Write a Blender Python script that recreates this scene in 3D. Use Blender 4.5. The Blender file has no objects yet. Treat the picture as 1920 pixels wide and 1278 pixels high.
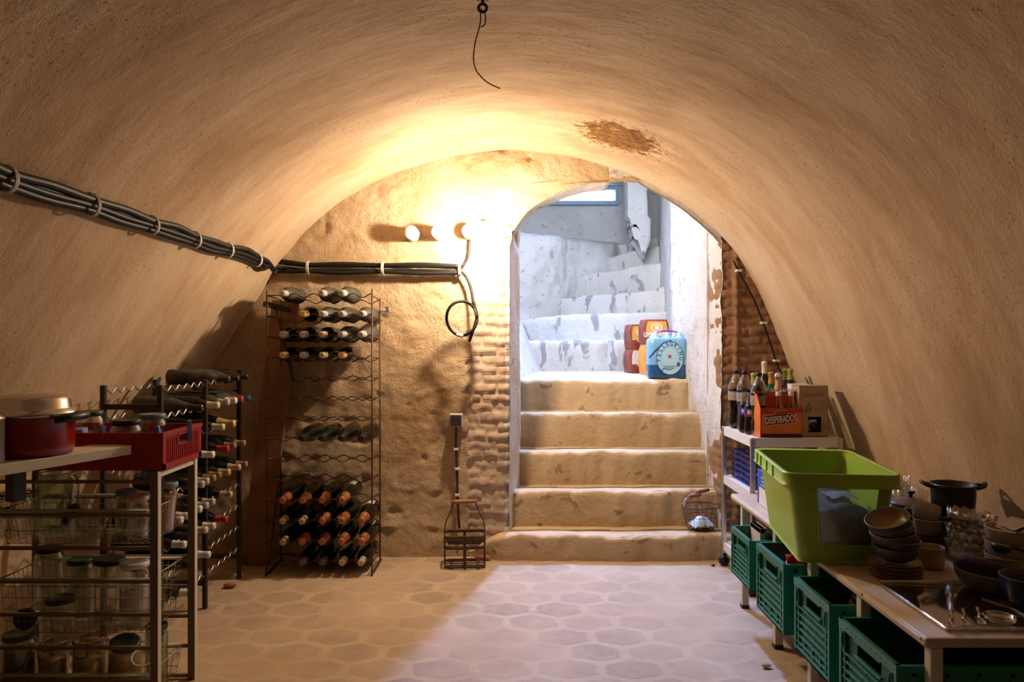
LAMP_L = 1750.0
SKY_L = 900.0
FILL_L = 42.0
EXPOSURE = 0.0
import bpy, math, random
from mathutils import Vector, Matrix, noise, Euler
random.seed(7)
SC = bpy.context.scene
COL = SC.collection
PI = math.pi
FPX, CX, CY, EYE = 1400.0, 960.0, 639.0, 1.35

def at(px, py, d):
    """world point seen at pixel px,py of the 1920x1278 frame at depth d"""
    return Vector(((px - CX) * d / FPX, d, EYE - (py - CY) * d / FPX))

# ------------------------------------------------------------------ mesh builder
class MB:
    def __init__(s):
        s.v = []; s.f = []; s.sm = []; s.mi = []
    def add(s, vs, fs, smooth=False, M=None, mi=0):
        o = len(s.v)
        for p in vs:
            p = Vector(p)
            s.v.append(M @ p if M is not None else p)
        for f in fs:
            s.f.append([i + o for i in f]); s.sm.append(smooth); s.mi.append(mi)
        return s
    def box(s, a, b, M=None, mi=0):
        x0, y0, z0 = a; x1, y1, z1 = b
        vs = [(x0,y0,z0),(x1,y0,z0),(x1,y1,z0),(x0,y1,z0),(x0,y0,z1),(x1,y0,z1),(x1,y1,z1),(x0,y1,z1)]
        fs = [(0,3,2,1),(4,5,6,7),(0,1,5,4),(1,2,6,5),(2,3,7,6),(3,0,4,7)]
        return s.add(vs, fs, False, M, mi)
    def frustum(s, a, b, z0, z1, M=None):
        """a,b: (x0,y0,x1,y1) rectangles at z0 and z1"""
        vs = [(a[0],a[1],z0),(a[2],a[1],z0),(a[2],a[3],z0),(a[0],a[3],z0),(b[0],b[1],z1),(b[2],b[1],z1),(b[2],b[3],z1),(b[0],b[3],z1)]
        return s.add(vs, [(0,3,2,1),(4,5,6,7),(0,1,5,4),(1,2,6,5),(2,3,7,6),(3,0,4,7)], False, M)
    def bar(s, p0, p1, w, h, up=(0,0,1)):
        p0 = Vector(p0); p1 = Vector(p1); d = (p1 - p0); L = d.length; d.normalize()
        u = Vector(up); r = d.cross(u)
        if r.length < 1e-4: r = d.cross(Vector((0,1,0)))
        r.normalize(); u = r.cross(d)
        M = Matrix((( d.x, r.x, u.x, p0.x),(d.y, r.y, u.y, p0.y),(d.z, r.z, u.z, p0.z),(0,0,0,1)))
        return s.box((0,-w/2,-h/2),(L,w/2,h/2), M)
    def lathe(s, prof, n=20, M=None, smooth=True, ang=2*PI, sx=1, sy=1):
        vs = []; fs = []
        k = len(prof); full = abs(ang - 2*PI) < 1e-6
        m = n if full else n + 1
        for j in range(m):
            t = ang * j / n
            c, q = math.cos(t)*sx, math.sin(t)*sy
            for r, z in prof: vs.append((r*c, r*q, z))
        for j in range(n):
            j2 = (j + 1) % m
            for i in range(k - 1):
                a, b, c2, d = j*k+i, j2*k+i, j2*k+i+1, j*k+i+1
                if prof[i][0] < 1e-7: fs.append((a, c2, d))
                elif prof[i+1][0] < 1e-7: fs.append((a, b, d))
                else: fs.append((a, b, c2, d))
        return s.add(vs, fs, smooth, M)
    def cyl(s, p0, p1, r0, r1=None, n=12, smooth=True):
        p0 = Vector(p0); p1 = Vector(p1); r1 = r0 if r1 is None else r1
        d = p1 - p0; L = d.length
        M = Matrix.Translation(p0) @ Vector((0,0,1)).rotation_difference(d).to_matrix().to_4x4()
        o = len(s.v)
        s.lathe([(r0,0),(r1,L)], n, M, smooth)
        s.f.append([o + 2*j for j in range(n)][::-1]); s.sm.append(False); s.mi.append(0)
        s.f.append([o + 2*j + 1 for j in range(n)]); s.sm.append(False); s.mi.append(0)
        return s
    def tube(s, pts, r, n=6, closed=False, smooth=True):
        pts = [Vector(p) for p in pts]; m = len(pts)
        rr = r if isinstance(r, (list, tuple)) else [r]*m
        vs = []; fs = []; prev = None
        for i, p in enumerate(pts):
            if closed: t = pts[(i+1) % m] - pts[i-1]
            else: t = pts[min(i+1, m-1)] - pts[max(i-1, 0)]
            t.normalize()
            if prev is None:
                a = Vector((0,0,1)) if abs(t.z) < .9 else Vector((1,0,0))
                u = t.cross(a).normalized()
            else:
                u = (prev - t * prev.dot(t)).normalized()
            prev = u; w = t.cross(u)
            for j in range(n):
                q = 2*PI*j/n
                vs.append(p + (u*math.cos(q) + w*math.sin(q))*rr[i])
        for i in range(m if closed else m - 1):
            i2 = (i + 1) % m
            for j in range(n):
                j2 = (j + 1) % n
                fs.append((i*n+j, i*n+j2, i2*n+j2, i2*n+j))
        s.add(vs, fs, smooth)
        if not closed:
            o = len(s.v) - n*m
            s.f.append([o+j for j in range(n)][::-1]); s.sm.append(False); s.mi.append(0)
            s.f.append([o+(m-1)*n+j for j in range(n)]); s.sm.append(False); s.mi.append(0)
        return s
    def prism(s, poly, z0, z1, M=None):
        n = len(poly)
        vs = [(x,y,z0) for x,y in poly] + [(x,y,z1) for x,y in poly]
        fs = [tuple(range(n))[::-1], tuple(range(n,2*n))] + [(i,(i+1)%n,n+(i+1)%n,n+i) for i in range(n)]
        return s.add(vs, fs, False, M)
    def grid(s, rows, smooth=True, mi=None, M=None):
        nr, nc = len(rows), len(rows[0])
        o = len(s.v)
        s.add([p for r in rows for p in r], [], smooth, M)
        for i in range(nr-1):
            for j in range(nc-1):
                s.f.append([o+i*nc+j, o+i*nc+j+1, o+(i+1)*nc+j+1, o+(i+1)*nc+j])
                s.sm.append(smooth); s.mi.append(mi(i,j) if mi else 0)
        return s
    def mesh(s, name, mats):
        me = bpy.data.meshes.new(name)
        me.from_pydata([tuple(p) for p in s.v], [], s.f)
        me.polygons.foreach_set('use_smooth', s.sm)
        me.polygons.foreach_set('material_index', s.mi)
        for m in (mats if isinstance(mats, (list, tuple)) else [mats]): me.materials.append(m)
        me.update()
        return me
    def build(s, name, mat, parent=None, bevel=0, loc=None, label=None):
        o = bpy.data.objects.new(name, s.mesh(name, mat)); COL.objects.link(o)
        if parent is not None: o.parent = parent
        if loc is not None: o.location = loc
        if bevel:
            b = o.modifiers.new('Bevel', 'BEVEL'); b.width = bevel; b.segments = 2; b.limit_method = 'ANGLE'; b.angle_limit = math.radians(40)
        if label: o['label'] = label
        return o

SEEN = {}
def tag(o, label, cat, group=None):
    n = len(label.split())
    if not 4 <= n <= 16: print('LABEL LENGTH', n, label)
    if label in SEEN and not group: print('DUP LABEL', label)
    SEEN[label] = 1
    o['label'] = label; o['category'] = cat
    if group: o['group'] = group
    return o
def thing(name, label, cat, loc=(0,0,0), rot=(0,0,0), group=None):
    o = bpy.data.objects.new(name, None); COL.objects.link(o)
    o.empty_display_size = .05; o.location = loc; o.rotation_euler = rot
    return tag(o, label, cat, group)
def put(name, me, parent, loc=(0,0,0), rot=(0,0,0), scale=None):
    o = bpy.data.objects.new(name, me); COL.objects.link(o); o.parent = parent
    o.location = loc; o.rotation_euler = rot
    if scale: o.scale = scale
    return o
def struct(name, mb, mat, label, parent=None):
    o = mb.build(name, mat, parent)
    if parent is None: o['kind'] = 'structure'; o['label'] = label; o['category'] = name.split('_')[0]
    return o
def aim(direction):
    return Vector((0,0,1)).rotation_difference(Vector(direction).normalized()).to_euler()
def spline(pts, k=8, closed=False):
    P = [Vector(p) for p in pts]; n = len(P); out = []
    rng = range(n) if closed else range(n-1)
    for i in rng:
        if closed: a, b, c, d = P[i-1], P[i], P[(i+1)%n], P[(i+2)%n]
        else: a, b, c, d = P[max(i-1,0)], P[i], P[i+1], P[min(i+2,n-1)]
        for j in range(k):
            t = j/k
            out.append(.5*((2*b)+(c-a)*t+(2*a-5*b+4*c-d)*t*t+(3*b-a-3*c+d)*t**3))
    if not closed: out.append(P[-1])
    return out
def nz(x, y, z, s=1.0): return noise.noise(Vector((x*s, y*s, z*s)))

# ------------------------------------------------------------------ materials
class NT:
    def __init__(s, name):
        s.m = bpy.data.materials.new(name); s.m.use_nodes = True
        s.t = s.m.node_tree; s.t.nodes.clear()
        s.out = s.n('ShaderNodeOutputMaterial')
    def n(s, ty, **kw):
        x = s.t.nodes.new(ty)
        for k, v in kw.items(): setattr(x, k, v)
        return x
    def l(s, a, b): s.t.links.new(a, b)
    def val(s, sock, v):
        if hasattr(v, 'is_output'): s.l(v, sock)
        else: sock.default_value = v
    def math(s, op, a, b=0.0, c=0.0, clamp=False):
        x = s.n('ShaderNodeMath', operation=op, use_clamp=clamp)
        s.val(x.inputs[0], a); s.val(x.inputs[1], b); s.val(x.inputs[2], c)
        return x.outputs[0]
    def noise(s, vec, scale, detail=5, rough=.55, dist=0):
        x = s.n('ShaderNodeTexNoise'); s.l(vec, x.inputs['Vector'])
        x.inputs['Scale'].default_value = scale; x.inputs['Detail'].default_value = detail
        x.inputs['Roughness'].default_value = rough; x.inputs['Distortion'].default_value = dist
        return x.outputs[0]
    def ramp(s, fac, stops, interp='LINEAR'):
        x = s.n('ShaderNodeValToRGB'); s.val(x.inputs[0], fac); x.color_ramp.interpolation = interp
        e = x.color_ramp.elements
        while len(e) < len(stops): e.new(.5)
        for i, (p, c) in enumerate(stops):
            e[i].position = p; e[i].color = c if len(c) == 4 else (*c, 1)
        return x.outputs[0]
    def mix(s, fac, a, b, mode='MIX'):
        x = s.n('ShaderNodeMix', data_type='RGBA', blend_type=mode)
        s.val(x.inputs[0], fac)
        for sock, v in ((x.inputs[6], a), (x.inputs[7], b)):
            s.val(sock, (*v, 1) if isinstance(v, tuple) and len(v) == 3 else v)
        return x.outputs[2]
    def pos(s, obj=False):
        if obj: return s.n('ShaderNodeTexCoord').outputs['Object']
        return s.n('ShaderNodeNewGeometry').outputs['Position']
    def scl(s, vec, x, y, z):
        m = s.n('ShaderNodeVectorMath', operation='MULTIPLY'); s.l(vec, m.inputs[0]); m.inputs[1].default_value = (x,y,z)
        return m.outputs[0]
    def bsdf(s, color, rough=.8, metal=0, bump=None, strength=.3, dist=.01, spec=.3, **kw):
        p = s.n('ShaderNodeBsdfPrincipled')
        s.val(p.inputs['Base Color'], (*color, 1) if isinstance(color, tuple) and len(color) == 3 else color)
        s.val(p.inputs['Roughness'], rough); s.val(p.inputs['Metallic'], metal)
        p.inputs['Specular IOR Level'].default_value = spec
        for k, v in kw.items(): s.val(p.inputs[k], v)
        if bump is not None:
            b = s.n('ShaderNodeBump'); b.inputs['Strength'].default_value = strength; b.inputs['Distance'].default_value = dist
            s.l(bump, b.inputs['Height']); s.l(b.outputs[0], p.inputs['Normal'])
        s.l(p.outputs[0], s.out.inputs[0])
        return s.m
MATS = {}
def mat(name, c1, c2=None, scale=12, rough=.6, metal=0, bump=0, bscale=80, spec=.4, **kw):
    if name in MATS: return MATS[name]
    t = NT(name); P = t.pos(True)
    col = c1
    if c2 is not None:
        col = t.ramp(t.noise(P, scale, 4), [(.35, c1), (.65, c2)])
    b = t.noise(P, bscale, 3) if bump else None
    MATS[name] = t.bsdf(col, rough, metal, b, bump, .004, spec, **kw)
    return MATS[name]
def glass(name, tint=(.93,.95,.92), rough=.03, fmin=.06, fmax=.75):
    if name in MATS: return MATS[name]
    t = NT(name)
    tr = t.n('ShaderNodeBsdfTransparent'); tr.inputs[0].default_value = (*tint, 1)
    gl = t.n('ShaderNodeBsdfGlossy'); gl.inputs[0].default_value = (.95,.95,.95,1); gl.inputs[1].default_value = rough
    lw = t.n('ShaderNodeLayerWeight'); lw.inputs[0].default_value = .35
    mr = t.n('ShaderNodeMapRange'); t.l(lw.outputs['Facing'], mr.inputs[0])
    mr.inputs[3].default_value = fmin; mr.inputs[4].default_value = fmax
    mx = t.n('ShaderNodeMixShader'); t.l(mr.outputs[0], mx.inputs[0]); t.l(tr.outputs[0], mx.inputs[1]); t.l(gl.outputs[0], mx.inputs[2])
    t.l(mx.outputs[0], t.out.inputs[0]); MATS[name] = t.m
    return t.m
def emit(name, col, strength):
    t = NT(name); e = t.n('ShaderNodeEmission'); e.inputs[0].default_value = (*col, 1); e.inputs[1].default_value = strength
    t.l(e.outputs[0], t.out.inputs[0]); MATS[name] = t.m
    return t.m

def make_plaster(name, base, alt, pale, patch=False, pit=True, rough=0):
    t = NT(name); P = t.pos()
    Pn = t.scl(P, .6, 1.5, .6)
    n1 = t.noise(Pn, 1.3, 5, .6, .4); n2 = t.noise(Pn, 6, 5, .6)
    f = t.math('ADD', t.math('MULTIPLY', n1, .65), t.math('MULTIPLY', n2, .35))
    col = t.ramp(f, [(.36, alt), (.5, base), (.64, pale)])
    fine = t.noise(P, 55, 4, .65); grit = t.noise(P, 190, 2, .5)
    h = t.math('ADD', t.math('MULTIPLY', fine, .42), t.math('MULTIPLY', grit, .3))
    h = t.math('ADD', h, t.math('MULTIPLY', n2, 1.6))
    if pit:
        v = t.n('ShaderNodeTexVoronoi', feature='F1'); v.inputs['Scale'].default_value = 40; t.l(P, v.inputs['Vector'])
        where = t.math('GREATER_THAN', t.noise(P, 2.3, 4), .55)
        hole = t.math('MULTIPLY', t.math('LESS_THAN', v.outputs['Distance'], .20), where)
        h = t.math('SUBTRACT', h, t.math('MULTIPLY', hole, 1.3))
        col = t.mix(t.math('MULTIPLY', hole, .45), col, (.16,.09,.05))
    if patch:   # broken plaster showing ochre earth above the stair opening
        d = t.n('ShaderNodeVectorMath', operation='SUBTRACT'); t.l(P, d.inputs[0]); d.inputs[1].default_value = (.575, 4.02, 2.4)
        e = t.scl(d.outputs[0], 1/.30, 1/.31, .6)
        ln = t.n('ShaderNodeVectorMath', operation='LENGTH'); t.l(e, ln.inputs[0])
        wob = t.math('MULTIPLY', t.math('SUBTRACT', t.noise(P, 16, 6, .7), .5), 1.7)
        r = t.math('ADD', ln.outputs['Value'], wob)
        msk = t.math('LESS_THAN', r, .62); edge = t.math('LESS_THAN', r, .92)
        speck = t.math('LESS_THAN', t.math('ADD', ln.outputs['Value'], t.math('MULTIPLY', t.math('SUBTRACT', t.noise(P, 42, 3, .6), .5), 3.2)), .55)
        col = t.mix(t.math('MULTIPLY', edge, .35), col, (.58,.44,.29))
        col = t.mix(speck, col, (.30,.17,.06))
        col = t.mix(msk, col, t.ramp(t.noise(P, 30, 4), [(.35,(.12,.05,.012)),(.65,(.28,.14,.045))]))
        h = t.math('SUBTRACT', h, t.math('MULTIPLY', msk, 2.4)); h = t.math('SUBTRACT', h, t.math('MULTIPLY', edge, .8))
    if rough: h = t.math('ADD', h, t.math('MULTIPLY', t.noise(P, 24, 6, .75), rough))
    MATS[name] = t.bsdf(col, .93, 0, h, .8 if rough else .55, .016 if rough else .012, .15)
    return MATS[name]
M_VAULT = make_plaster('vault_plaster', (.54,.375,.235), (.425,.275,.155), (.62,.47,.32), patch=True)
M_ROUGH = make_plaster('rough_wall_plaster', (.60,.43,.265), (.47,.30,.16), (.68,.525,.36), rough=1.6)
def make_lime(name, base, dark, stone, amt=.62, stretch=(1,1,1), sc=5.5):
    t = NT(name); P = t.pos()
    n1 = t.noise(P, 2.2, 5, .6); n2 = t.noise(t.scl(P, *stretch), sc, 4, .6, .6)
    col = t.ramp(n1, [(.35, dark), (.6, base)])
    col = t.mix(t.ramp(n2, [(amt, (0,0,0)), (amt+.04, (1,1,1))]), col, stone)
    h = t.math('ADD', t.noise(P, 28, 5, .65), t.math('MULTIPLY', n2, 1.2))
    MATS[name] = t.bsdf(col, .92, 0, h, .6, .014, .15)
    return MATS[name]
M_LIME = make_lime('limewashed_stone', (.76,.70,.64), (.66,.58,.50), (.44,.37,.31), .63, (1,1,1.6), 6)
M_WELL = make_lime('whitewashed_stairwell', (.72,.68,.64), (.62,.57,.52), (.50,.44,.39), .61, (1,1,1.4), 9)
M_STEP = make_lime('limewashed_step', (.64,.475,.285), (.55,.39,.22), (.38,.25,.14), .62, (1,2,1.3), 6)
M_WIND = make_lime('whitewashed_winder', (.72,.66,.60), (.62,.55,.48), (.36,.32,.30), .555, (1.5,1.5,.55), 5.0)
M_BRICK = mat('old_brick', (.44,.29,.215), (.58,.43,.335), 7, .9, bump=.6, bscale=60, spec=.15)
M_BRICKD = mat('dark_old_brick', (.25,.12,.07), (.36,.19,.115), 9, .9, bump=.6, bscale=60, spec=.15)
M_MORTAR = mat('brick_mortar', (.50,.37,.25), (.60,.47,.33), 14, .95, bump=.5, bscale=90, spec=.1)
M_MORTARD = mat('dark_mortar', (.30,.18,.10), (.38,.24,.15), 14, .95, bump=.5, bscale=90, spec=.1)  # darker mortar tone for the brick pier
def make_floor():
    t = NT('hexagon_paver_floor'); P = t.pos()
    w = t.n('ShaderNodeTexNoise'); t.l(P, w.inputs['Vector']); w.inputs['Scale'].default_value = 5; w.inputs['Detail'].default_value = 3
    wv = t.n('ShaderNodeVectorMath', operation='MULTIPLY_ADD'); t.l(w.outputs['Color'], wv.inputs[0]); wv.inputs[1].default_value = (.055,.045,0); t.l(P, wv.inputs[2])
    q = t.scl(wv.outputs[0], 1/.262, .866/.172, 0)
    def local(off):
        a = t.n('ShaderNodeVectorMath', operation='SUBTRACT'); t.l(q, a.inputs[0]); a.inputs[1].default_value = (off[0], off[1], 0)
        m = t.n('ShaderNodeVectorMath', operation='WRAP'); t.l(a.outputs[0], m.inputs[0]); m.inputs[1].default_value = (.5,.866,1); m.inputs[2].default_value = (-.5,-.866,-1)
        l = t.n('ShaderNodeVectorMath', operation='LENGTH'); t.l(m.outputs[0], l.inputs[0])
        return m.outputs[0], l.outputs['Value']
    va, la = local((0,0)); vb, lb = local((.5,.866))
    sel = t.math('LESS_THAN', lb, la)
    mv = t.n('ShaderNodeMix', data_type='VECTOR'); t.l(sel, mv.inputs[0]); t.l(va, mv.inputs[4]); t.l(vb, mv.inputs[5])
    loc = mv.outputs[1]
    ab = t.n('ShaderNodeVectorMath', operation='ABSOLUTE'); t.l(loc, ab.inputs[0])
    sp = t.n('ShaderNodeSeparateXYZ'); t.l(ab.outputs[0], sp.inputs[0])
    dt = t.n('ShaderNodeVectorMath', operation='DOT_PRODUCT'); t.l(ab.outputs[0], dt.inputs[0]); dt.inputs[1].default_value = (.5,.866,0)
    hd = t.math('MAXIMUM', sp.outputs[0], dt.outputs['Value'])
    idv = t.n('ShaderNodeVectorMath', operation='SUBTRACT'); t.l(q, idv.inputs[0]); t.l(loc, idv.inputs[1])
    wn = t.n('ShaderNodeTexWhiteNoise', noise_dimensions='2D')
    sn = t.n('ShaderNodeVectorMath', operation='SNAP'); t.l(idv.outputs[0], sn.inputs[0]); sn.inputs[1].default_value = (.25,.25,1)
    t.l(sn.outputs[0], wn.inputs['Vector'])
    blot = t.noise(P, 14, 5, .65)
    edge = t.math('ADD', hd, t.math('MULTIPLY', t.math('SUBTRACT', blot, .5), .16))
    tile = t.math('SUBTRACT', 1, t.math('SMOOTHSTEP' if False else 'MULTIPLY', t.math('SUBTRACT', edge, .385, clamp=True), 17, clamp=True))
    worn = t.ramp(t.noise(P, 1.7, 3), [(.38,(.25,.25,.25)),(.62,(1,1,1))])
    tile = t.math('MULTIPLY', tile, worn)
    tile = t.math('MULTIPLY', tile, t.math('MULTIPLY_ADD', wn.outputs['Value'], .55, .5), clamp=True)
    dirt = t.ramp(t.noise(P, 2.6, 5, .6), [(.35,(.50,.355,.225)),(.65,(.57,.43,.29))])
    slab = t.ramp(blot, [(.3,(.36,.26,.18)),(.7,(.44,.335,.245))])
    col = t.mix(tile, dirt, slab)
    rust = t.ramp(t.noise(P, 2.1, 3, .5), [(.68,(0,0,0)),(.78,(1,1,1))])
    col = t.mix(t.math('MULTIPLY', rust, .55), col, (.30,.16,.06))
    h = t.math('ADD', t.math('MULTIPLY', tile, .7), t.math('MULTIPLY', t.noise(P, 60, 4, .6), .35))
    h = t.math('ADD', h, t.math('MULTIPLY', t.noise(P, 7, 3), .8))
    return t.bsdf(col, .85, 0, h, .4, .012, .2)
M_FLOOR = make_floor()
M_BLACKMETAL = mat('black_lacquered_steel', (.02,.016,.014), None, rough=.45, spec=.5)
M_RUSTMETAL = mat('brown_wire_steel', (.075,.03,.02), (.12,.05,.03), 30, .55, .3)
M_RUSTIRON = mat('rusty_iron', (.06,.03,.02), (.13,.06,.035), 40, .8, .2, bump=.4, bscale=120)
M_WHITEPL = mat('white_plastic', (.78,.76,.72), None, rough=.45)
M_CREAM = mat('cream_lacquer', (.70,.63,.50), (.64,.57,.44), 6, .5)
M_SILVER = mat('satin_aluminium', (.55,.52,.48), None, rough=.3, metal=.9)
M_BRONZE = mat('dull_anodised_steel', (.19,.135,.085), None, rough=.5, metal=.35)
M_STEEL = mat('polished_steel', (.62,.60,.56), None, rough=.18, metal=1)
M_BLACKPL = mat('black_plastic', (.012,.011,.012), None, rough=.4)
M_WOOD = mat('brown_stained_wood', (.20,.085,.035), (.29,.13,.055), 6, .55, bump=.2, bscale=30)
M_HANDLEWOOD = mat('red_brown_handle_wood', (.30,.11,.045), (.40,.16,.07), 20, .5)
# ------------------------------------------------------------------ camera
cam = bpy.data.cameras.new('camera'); cam.sensor_width = 36; cam.lens = FPX/1920*36; cam.clip_start = .02
co = bpy.data.objects.new('camera', cam); COL.objects.link(co)
co.location = (0,0,EYE); co.rotation_euler = (PI/2,0,0); SC.camera = co

# ------------------------------------------------------------------ vaulted cellar
PROF = [(-2.10,-.03),(-2.09,.4),(-2.03,.8),(-1.87,1.15),(-1.70,1.42),(-1.55,1.649),(-1.427,1.85),(-1.209,2.085),(-.906,2.287),(-.537,2.438),
        (-.2,2.505),(.084,2.515),(.403,2.47),(.638,2.40),(.806,2.337),(1.108,2.152),(1.376,1.884),(1.578,1.514),(1.712,1.179),(1.85,.8),(1.94,.4),(1.97,-.03)]
PS = spline([(x,0,z) for x,z in PROF], 5)
WALL = 4.70
def vault_z(x):
    for a, b in zip(PS, PS[1:]):
        if a.z > .9 and b.z > .9 and min(a.x,b.x) <= x <= max(a.x,b.x) and abs(b.x-a.x) > 1e-6:
            return a.z + (b.z-a.z)*(x-a.x)/(b.x-a.x)
    return 0
def inside(x, z):
    c = False; n = len(PS)
    for i in range(n):
        a, b = PS[i], PS[(i+1) % n]
        if (a.z > z) != (b.z > z) and x < (b.x-a.x)*(z-a.z)/(b.z-a.z)+a.x: c = not c
    return c
def vault_hit(px, py, off=.02):
    lo, hi = .4, 9.0
    for _ in range(40):
        m = (lo+hi)/2; p = at(px, py, m)
        if inside(p.x, p.z): lo = m
        else: hi = m
    return at(px, py, min(lo, WALL) - off*1.2)
def vrow(i, y):
    p = PS[i]; t = (PS[min(i+1,len(PS)-1)] - PS[max(i-1,0)]).normalized(); n = Vector((-t.z, 0, t.x))  # outward (left side -> -x)
    h = .016*(1+nz(p.x, y, p.z, 1.1)) + .005*(1+nz(p.x, y, p.z, 4.5))
    edge = max(0, 1-(WALL-y)/.06)
    q = p + n*(h*.8 + .02*edge*edge*(1+.8*nz(p.x,0,p.z,6)))
    return (q.x, y, q.z)
NP = len(PS); ys = [-5+.6*i for i in range(5)] + [-2.4+.055*i for i in range(int((WALL+2.4)/.055)+1)]; ys[-1] = WALL
kL = min(i for i in range(NP) if PS[i].z > .95); kR = max(i for i in range(NP) if PS[i].z > .95)
for nm, a, b, lab in (('wall_left',0,kL,'left foot of the plastered cellar vault'),('ceiling',kL,kR,'barrel vaulted cellar ceiling in ochre plaster'),('wall_right',kR,NP-1,'right foot of the plastered cellar vault')):
    mb = MB(); mb.grid([[vrow(i,y) for i in range(a,b+1)] for y in ys])
    struct(nm, mb, M_VAULT, lab)
mb = MB(); mb.grid([[(-2.3+.11*i, -5.1+.1*j, .004*nz(i*.11,j*.1,0,3)) for i in range(42)] for j in range(99)])
struct('floor', mb, M_FLOOR, 'worn floor of hexagonal pavers')
mb = MB(); mb.box((-2.3,-5.1,-.1),(2.2,-5.0,2.8)); struct('wall_rear', mb, M_VAULT, 'plain plaster end wall behind the viewpoint')

# end wall with rubble and a brick strip beside the stair opening
ARCH = [(.012,2.05),(.084,2.152),(.17,2.216),(.269,2.27),(.37,2.31),(.47,2.337),(.56,2.349),(.638,2.354)]
def wall_right_edge(z):
    if z <= 1.95: return -.015
    if z <= 2.05: return -.015+.27*(z-1.95)
    if z >= 2.354: return max(.3, .80-(z-2.354)*1.9)
    for (x0,z0),(x1,z1) in zip(ARCH, ARCH[1:]):
        if z0 <= z <= z1: return x0+(x1-x0)*(z-z0)/(z1-z0)
BW, BH = .19, .060
def brick(x, z, wob=.018):
    z += wob*nz(x,0,z,7); x += wob*nz(z,3,x,6)
    r = math.floor(z/BH); xx = x/BW + (.5 if r % 2 else 0) + .23*nz(r*3.7,1,0)
    c = math.floor(xx); fx = (xx-c)*BW; fz = z - r*BH
    e = min(fx, BW-fx, fz, BH-fz)
    k = noise.cell(Vector((c+.5, r+.5, 7.5)))
    return e, k
def is_brick(x, z):
    return x > -.275 + .05*nz(z,2,0,5) + .05*nz(z,0,1,17) and z < 1.75 + .1*nz(x,z,0,4)
zs = [-.02+.0135*i for i in range(int(2.62/.0135))]
rows = []; bm_idx = []
for z in zs:
    xr = wall_right_edge(z); N = 170; r = []
    for j in range(N+1):
        x = -2.2+1.9*j/115 if j <= 115 else -.3+(xr+.3)*(j-115)/(N-115)
        y = WALL - .014*(nz(x,0,z,2.2)) - .008*nz(x,5,z,8) - .005*nz(x,1,z,22)
        lump = max(0, nz(x*.7,8,z,5.5)-.3)*.05 + max(0, nz(x*.6,2,z,13)-.25)*.035*max(0,min(1,.5+2*nz(x,6,z,2)))
        pit = max(0, nz(x,3,z,9)-.45)*.07
        lowf = .03*max(0,(.25-z)/.25)
        y += -lump*(.3 if x < -1 and z > 1.2 else 1) + pit - lowf
        if is_brick(x, z):
            e, k = brick(x, z)
            y = WALL + .012 + .006*nz(x,0,z,4) - lowf*.5
            if e > .005: y -= .010*min(1,(e-.005)/.008)*(.4+.7*abs(k)) + .006*nz(x,2,z,26)
            if abs(k) < .12: y += .006
        edge = max(0, 1-(xr-x)/.05) if z < 2.3 else 0
        y += .02*edge*edge*(1.2+nz(0,0,z,7))
        r.append((x, y, z))
    rows.append(r)
def widx(i, j):
    x = rows[i][j][0]+.005; z = rows[i][j][2]+.006
    if x > -.038+.022*nz(z,0,0,8)+.012*nz(z,3,0,20) and z < 1.9: return 3
    if is_brick(x, z):
        e, k = brick(x, z)
        if e < .007 or abs(k) < .12: return 2
        return 1
    return 0
mb = MB(); mb.grid(rows, True, widx)
struct('wall_back', mb, [M_ROUGH, M_BRICK, M_MORTAR, M_LIME], 'rough rubble end wall with a strip of bare brick')

# thickness of that wall over the opening, and its back
def open_z(x):
    if x < .012: return 0
    if x <= .638:
        for (x0,z0),(x1,z1) in zip(ARCH, ARCH[1:]):
            if x0 <= x <= x1: return z0+(z1-z0)*(x-x0)/(x1-x0)
    if x <= .80: return 2.354-(x-.638)*.06
    return vault_z(x)-.004
TB = 4.98
xsn = [.012+.02*i for i in range(66)]
sof = [Vector((.012,0,.0+.05*i)) for i in range(42)]
sof = [(p.x, p.z) for p in sof] + [(x, open_z(x)) for x in xsn]
mb = MB(); mb.grid([[(x + (-.027+.065*(y-WALL)/.28 if x < .0121 else 0)*max(0,min(1,(2.05-z)*10)) + .006*nz(x,y,z,5)+.004*nz(x,y,z,15), y, z+.006*nz(z,y,x,6)+(max(0,min(1,(x-.62)/.2))*(y-WALL+.004)*1.6)) for x,z in sof] for y in [WALL-.004+(TB-WALL+.004)*k/8 for k in range(9)]])
struct('wall_jamb', mb, M_LIME, 'limewashed jamb and soffit of the stair opening')
mb = MB(); mb.grid([[(x, TB, open_z(x)+max(0,min(1,(x-.62)/.2))*.45) for x in xsn], [(x, TB, 3.5) for x in xsn]])
mb.grid([[(x, WALL+.001, open_z(x)) for x in xsn if x > .6], [(x, WALL+.001, 3.5) for x in xsn if x > .6]])
mb.box((-.4,TB-.02,-.1),(.0,TB,3.5)); mb.box((1.30,TB,-.1),(2.4,TB+.02,3.5))
struct('wall_lintel', mb, M_WELL, 'wall above the stair opening')

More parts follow.
